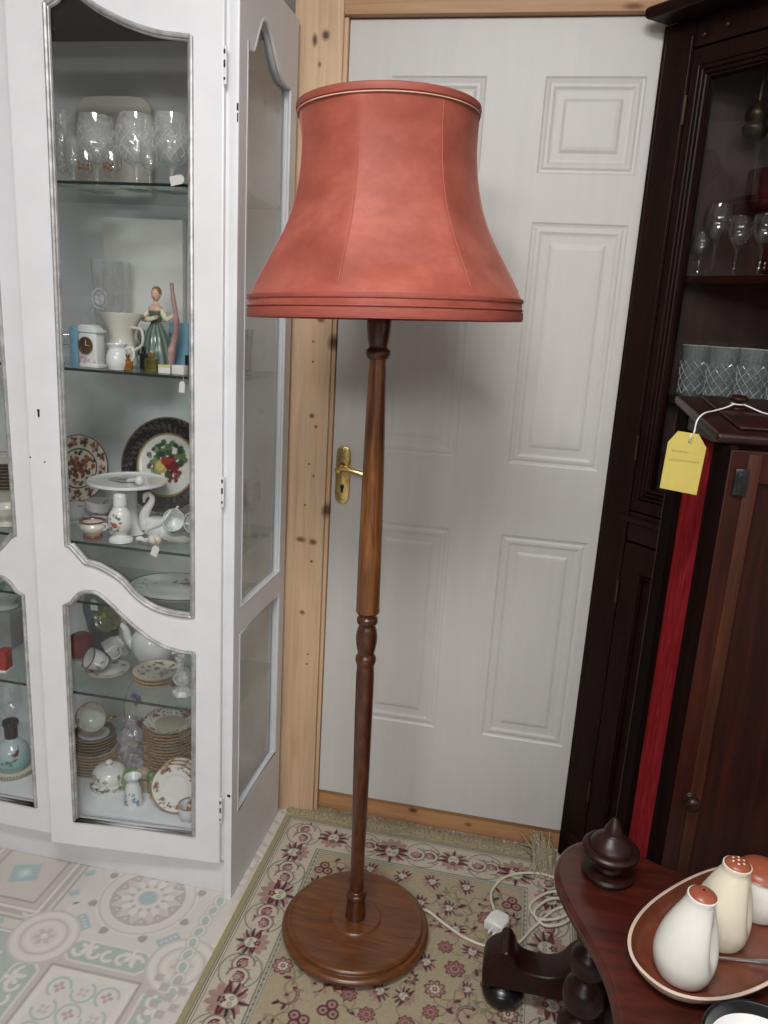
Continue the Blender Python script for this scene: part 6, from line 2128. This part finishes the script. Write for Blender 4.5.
    MB().lathe(sprof([(0, 0), (.02, 0), (.030, .016), (.031, .036), (.020, .056), (0, .062)], 4), 36).build('green_fruit', mat('green_glaze', (132, 160, 104), .35, 0, .2), o)
    MB().ball((.036, .006, .048), (.026, .022, .020)).box((.012, -.012, 0), (.058, .02, .034), .006).build('tan_fruit', mat('tan_glaze', (176, 158, 132), .4, 0, .15), o)
    MB().ball((.066, .0, .044), (.016, .016, .020)).box((.056, -.012, 0), (.074, .014, .030), .005).build('green_leaf', mat('leaf_glaze', (104, 132, 84), .35, 0, .2), o)
    bq = on(151, 812, S, .0005, 1.60)+Vector((0, .02, 0))
    o = thing('bird_ornament', 'small tan brown bird ornament between the vase and the rose cup', 'ornament', bq, rad(-70))
    b = MB().lathe(sprof([(0, 0), (.012, 0), (.013, .003), (.006, .008), (.006, .016), (0, .018)], 3), 24)
    b.build('foot', TAN, o)
    b = MB().tube(catmull([(-.026, 0, .016), (-.012, 0, .026), (.004, 0, .034), (.014, 0, .044), (.017, 0, .054), (.022, 0, .060)], 5), [.003]+[.005, .007, .009, .011, .0125, .0135, .014, .014, .0138, .0132, .0125, .0118, .0108, .0098, .0088, .0082, .0078, .0078, .008, .0082, .0082, .008, .0074, .006, .004], 16)
    b.build('body', TAN, o, smooth=60)
    MB().lathe([(.003, 0), (.0015, .004), (0, .007)], 10, Matrix.Translation((.026, 0, .061)) @ Matrix.Rotation(rad(100), 4, 'Y')).build('beak', BLACKM, o)
    # crumpled plastic bag of pastel flowers
    g = random.Random(6)
    q = on(122, 774, S)+Vector((.004, .045, 0))
    prof = sprof([(0, 0), (.030, 0), (.036, .02), (.034, .06), (.026, .10), (.014, .12), (.022, .14), (.018, .141), (0, .12)], 3)
    o = MB().lathe(dense(prof, .006), 40, None, lambda a, zz: 1+.14*math.sin(a*5+zz*70)+.08*math.sin(a*11-zz*130)).build('plastic_bag', glass_mat('crumpled_plastic', (250, 248, 250), .22, 1.2, rough=.12, body=(224, 214, 220)))
    at(o, q); tag(o, 'crumpled clear plastic bag holding pastel petals between the saucers and plate stack', 'bag')
    for nm, colr, s in (('pink_petals', (196, 160, 160), 1), ('green_petals', (150, 164, 132), 2)):
        mb = MB(); g = random.Random(s)
        for k in range(7):
            a = g.uniform(0, 6.28); r = g.uniform(0, .017)
            mb.ball((r*math.cos(a), r*math.sin(a), g.uniform(.03, .095)), (.008, .007, .006), 10)
        mb.build(nm, mat(nm+'_silk', colr, .7), o)
    # rose saucers leaning at the right with a cup
    q = on(176, 826, S, .0005, 1.585)
    R3 = .062
    gl3 = 'leaning rose saucers on the cabinet floor'
    s1 = plate_mesh('rose_saucer', R3, sauP([(120, 74, 52), (140, 92, 66), (96, 62, 46), (150, 84, 74), (130, 104, 70)], 21, R3, (150, 116, 68), 13, (220, 218, 212), .80), .012, .5, None, .003, 88)
    base = Vector((q.x, q.y, z))
    for i in range(3):
        loc = Vector((q.x, 1.592+.0165*i, z+R3*math.sin(rad(77))+.004))
        lb = ('front most rose saucer of three leaning upright at lower right', 'middle rose saucer of the three leaning upright at lower right', 'rearmost rose saucer of the three leaning upright at lower right')[i]
        if i == 0:
            s1.location = loc; s1.rotation_euler = (rad(77), 0, rad(6)); tag(s1, lb, 'saucer', gl3)
        else:
            dup(s1, loc, lb, gl3, (rad(77), 0, rad(6)))
    c = cup_mesh('teacup', .027, .016, .048, cupP([(150, 140, 140), (130, 150, 150)], 6, .03, (150, 116, 68), 4))
    at(c, on(189, 826, S, .0005, 1.573)+Vector((.008, .006, 0)), rad(60)); c.location.y = 1.558; tag(c, 'white gilt edged cup in front of the leaning rose saucers', 'cup')

def china_left():
    """what shows through the left-hand door, at the picture edge"""
    z = SH['B']+.0005
    box_thing('souvenir_box', 'brown and pink pictured box on the second shelf behind the left door', 'box', (spoty(0, 340, 1.68).x-.01, 1.68, z), (.05, .04, .085), mat('pinkish_print', (178, 150, 136), .5, 0, .3, (70, 70, 70)), .2, mat('dark_brown_print', (70, 52, 46), .5, 0, .4, (60, 60, 60)))
    o = cup_mesh('mug', .030, .026, .05, plain((214, 210, 200)))
    at(o, (spoty(2, 362, 1.62).x, 1.62, z), 2.0); tag(o, 'plain cream mug before the pictured box behind the left door', 'cup')
    # plate pile
    z = SH['C']+.0005
    g = 'plate pile behind the left door'
    x = spoty(2, 480, 1.72).x
    def pf(co):
        C = np.tile(np.array((206, 198, 184.)), (len(co), 1))
        r = np.hypot(co[:, 0], co[:, 1])
        C[r > .082] = (120, 96, 76)
        return C
    f = plate_mesh('tea_plate', .088, pf, .013)
    st = pot('comport_stand', [(0, 0), (.05, 0), (.052, .004), (.03, .012), (.028, .05), (.05, .06), (.05, .063), (0, .063)], CREAM, None, 40, 3)
    at(st, (x, 1.74, z)); tag(st, 'cream pottery stand under the plate pile behind the left door', 'stand')
    for i in range(8):
        loc = Vector((x, 1.74, z+.064+.0085*i))
        lb = 'top plate of the brown rimmed pile behind the left door' if i == 7 else 'brown rimmed plate within the pile behind the left door, under its top plate'
        if i == 0:
            at(f, loc); tag(f, lb, 'plate', g)
        else:
            dup(f, loc, lb, g)
    o = pot('sauce_boat', [(0, 0), (.026, 0), (.028, .004), (.018, .010), (.034, .026), (.042, .046), (.040, .046), (.03, .028), (0, .016)], CREAM, None, 48, 4)
    at(o, (spoty(6, 524, 1.61).x, 1.615, z), .3); tag(o, 'cream sauce bowl with handle in front of the plate pile, left door', 'bowl')
    MB().tube(catmull([(.036, 0, .042), (.058, 0, .055), (.060, 0, .03), (.034, 0, .022)], 5), .003, 8).build('handle', CREAM, o)
    # lower part
    z = SH['D']+.0005
    def ff(co):
        C = np.tile(np.array((200, 206, 198.)), (len(co), 1))
        u, v = wrap(co, .07)
        blobs(C, u, v, sprigs(18, -.16, .16, .03, .09, .008, [(90, 110, 90), (70, 80, 70), (150, 160, 140)], 3))
        return C
    o = pot('planter_bowl', [(0, 0), (.035, 0), (.038, .005), (.03, .014), (.062, .05), (.072, .095), (.069, .096), (.058, .05), (0, .02)], GLAZE, ff, 72, 4, None, .005)
    ped = MB().box((-.045, -.04, 0), (.045, .04, .105), .002).build('grey_carton', mat('grey_card', (150, 152, 150), .7))
    x = spoty(2, 610, 1.74).x
    at(ped, (x, 1.75, z)); tag(ped, 'grey carton under the leafy bowl behind the left door', 'box')
    at(o, (x, 1.75, z+.106)); tag(o, 'pale bowl with green leaf sprays behind the left door', 'bowl')
    q = spot(14, 662, z)
    o = MB().box((-.026, -.018, 0), (.022, .018, .006), .001).build('red_chair_ornament', CARD)
    MB().box((-.024, -.016, .006), (.022, .016, .030), .002).box((-.002, -.016, .028), (.022, .016, .058), .002).build('red_body', RED, o)
    at(o, (q.x, 1.60, z), .1); tag(o, 'small bright red stepped ornament on white base behind the left door', 'ornament')
    z = SH['F']+.0005
    def vb(co):
        C = np.tile(np.array((158, 184, 184.)), (len(co), 1))
        C[:, 0] -= 20*np.sin(co[:, 2]*60); C[:, 2] -= 8*np.sin(co[:, 2]*45+1)
        u, v = wrap(co, .044)
        sp = [(.022, .060, .006, (70, 52, 44)), (.027, .066, .0045, (60, 50, 46)), (.018, .056, .0035, (178, 92, 56)), (.024, .053, .004, (196, 170, 150)), (.032, .070, .0025, (50, 44, 40)), (.014, .062, .003, (60, 54, 50)), (.034, .076, .002, (60, 54, 50))]
        for k in range(10):
            sp.append((-.005+k*.0032, .038+.0012*k, .0016, (64, 60, 52)))
        sp += [(0.0, .044, .004, (84, 104, 84)), (.008, .036, .0045, (90, 110, 92)), (-.012, .040, .0035, (96, 116, 100)), (.018, .047, .0035, (80, 100, 80))]
        blobs(C, u, v, sp)
        return C
    q = spot(12, 788, z)
    ds = pot('gilt_dish', [(0, .001), (.04, .001), (.05, .004), (.058, .012), (.059, .014), (.056, .014), (.046, .007), (0, .005)], CREAM, None, 64, 1)
    x = spoty(12, 785, 1.615).x
    at(ds, (x, 1.625, z)); tag(ds, 'pale dish with beaded gilt rim under the blue bird vase', 'dish')
    mb = MB()
    for k in range(48):
        a = 2*PI*k/48
        mb.ball((.058*math.cos(a), .058*math.sin(a), .014), .0028, 8)
    mb.build('gilt_beads', GOLD, ds)
    o = pot('scent_lamp', [(0, 0), (.026, 0), (.030, .004), (.042, .022), (.045, .042), (.040, .064), (.026, .082), (.015, .090), (.014, .096), (0, .096)], GLAZE, vb, 80, 5, None, .003)
    at(o, (x, 1.625, z+.0075), .35); tag(o, 'pale blue round vase with painted robin and dark metal cap', 'vase')
    MB().lathe(sprof([(.0145, .094), (.016, .096), (.0165, .128), (.020, .131), (.020, .140), (.017, .143), (0, .141)], 2), 40, None, lambda a, zz: 1+.04*math.cos(14*a)).build('metal_cap', mat('dark_pewter', (62, 60, 60), .35, .8, .3, (80, 80, 80)), o)
    o = goblet('tall_goblet', .19, .030, CRYSTAL, 8, .4)
    at(o, (spoty(12, 760, 1.74).x, 1.75, z)); tag(o, 'tall clear cut goblet behind the blue bird vase', 'glass')

# ------------------------------------------------------------------ light
def lights():
    def area(name, loc, size, energy, col, target):
        ld = bpy.data.lights.new(name, 'AREA')
        ld.shape = 'RECTANGLE'
        ld.size, ld.size_y = size
        ld.energy = energy
        ld.color = col
        o = bpy.data.objects.new(name, ld)
        COL.objects.link(o)
        o.location = loc
        d = Vector(target)-Vector(loc)
        o.rotation_euler = d.to_track_quat('-Z', 'Y').to_euler()
    area('key_or_fill_light', (-.22, .12, 2.56), (.8, .4), 37, (1, .995, .985), (-.22, .37, 0))
    area('key_or_fill_light', (.9, -2.1, 2.56), (2.0, 1.3), 66, (1, .995, .985), (.7, -1.4, 0))  # fill added behind the camera to light the fronts
    area('key_or_fill_light', (-.55, -2.0, 2.56), (.9, 1.3), 70, (1, .995, .985), (-.55, -1.3, 0))  # second added fill, brightens the white cabinet front
    w = bpy.data.worlds.new('world')
    sc.world = w
    w.use_nodes = True
    w.node_tree.nodes['Background'].inputs[0].default_value = (.8, .82, .85, 1)
    w.node_tree.nodes['Background'].inputs[1].default_value = .05
    sc.view_settings.view_transform = 'Standard'
    sc.view_settings.look = 'None'
    sc.view_settings.gamma = 1
    sc.view_settings.use_curve_mapping = False
    sc.view_settings.exposure = -.06
    sc.cycles.max_bounces = 10
    sc.cycles.transparent_max_bounces = 40
    sc.cycles.use_denoising = True

make_camera()
room()
door()
lino()
rug()
cabinet()
floor_lamp()
corner_cabinet()
corner_contents()
red_cabinet()
yellow_tag()
small_table()
cruets()
china_top()
china_second()
_a, _b = china_third()
china_fourth(_a, _b)
china_floor(_a, _b)
china_left()
lights()
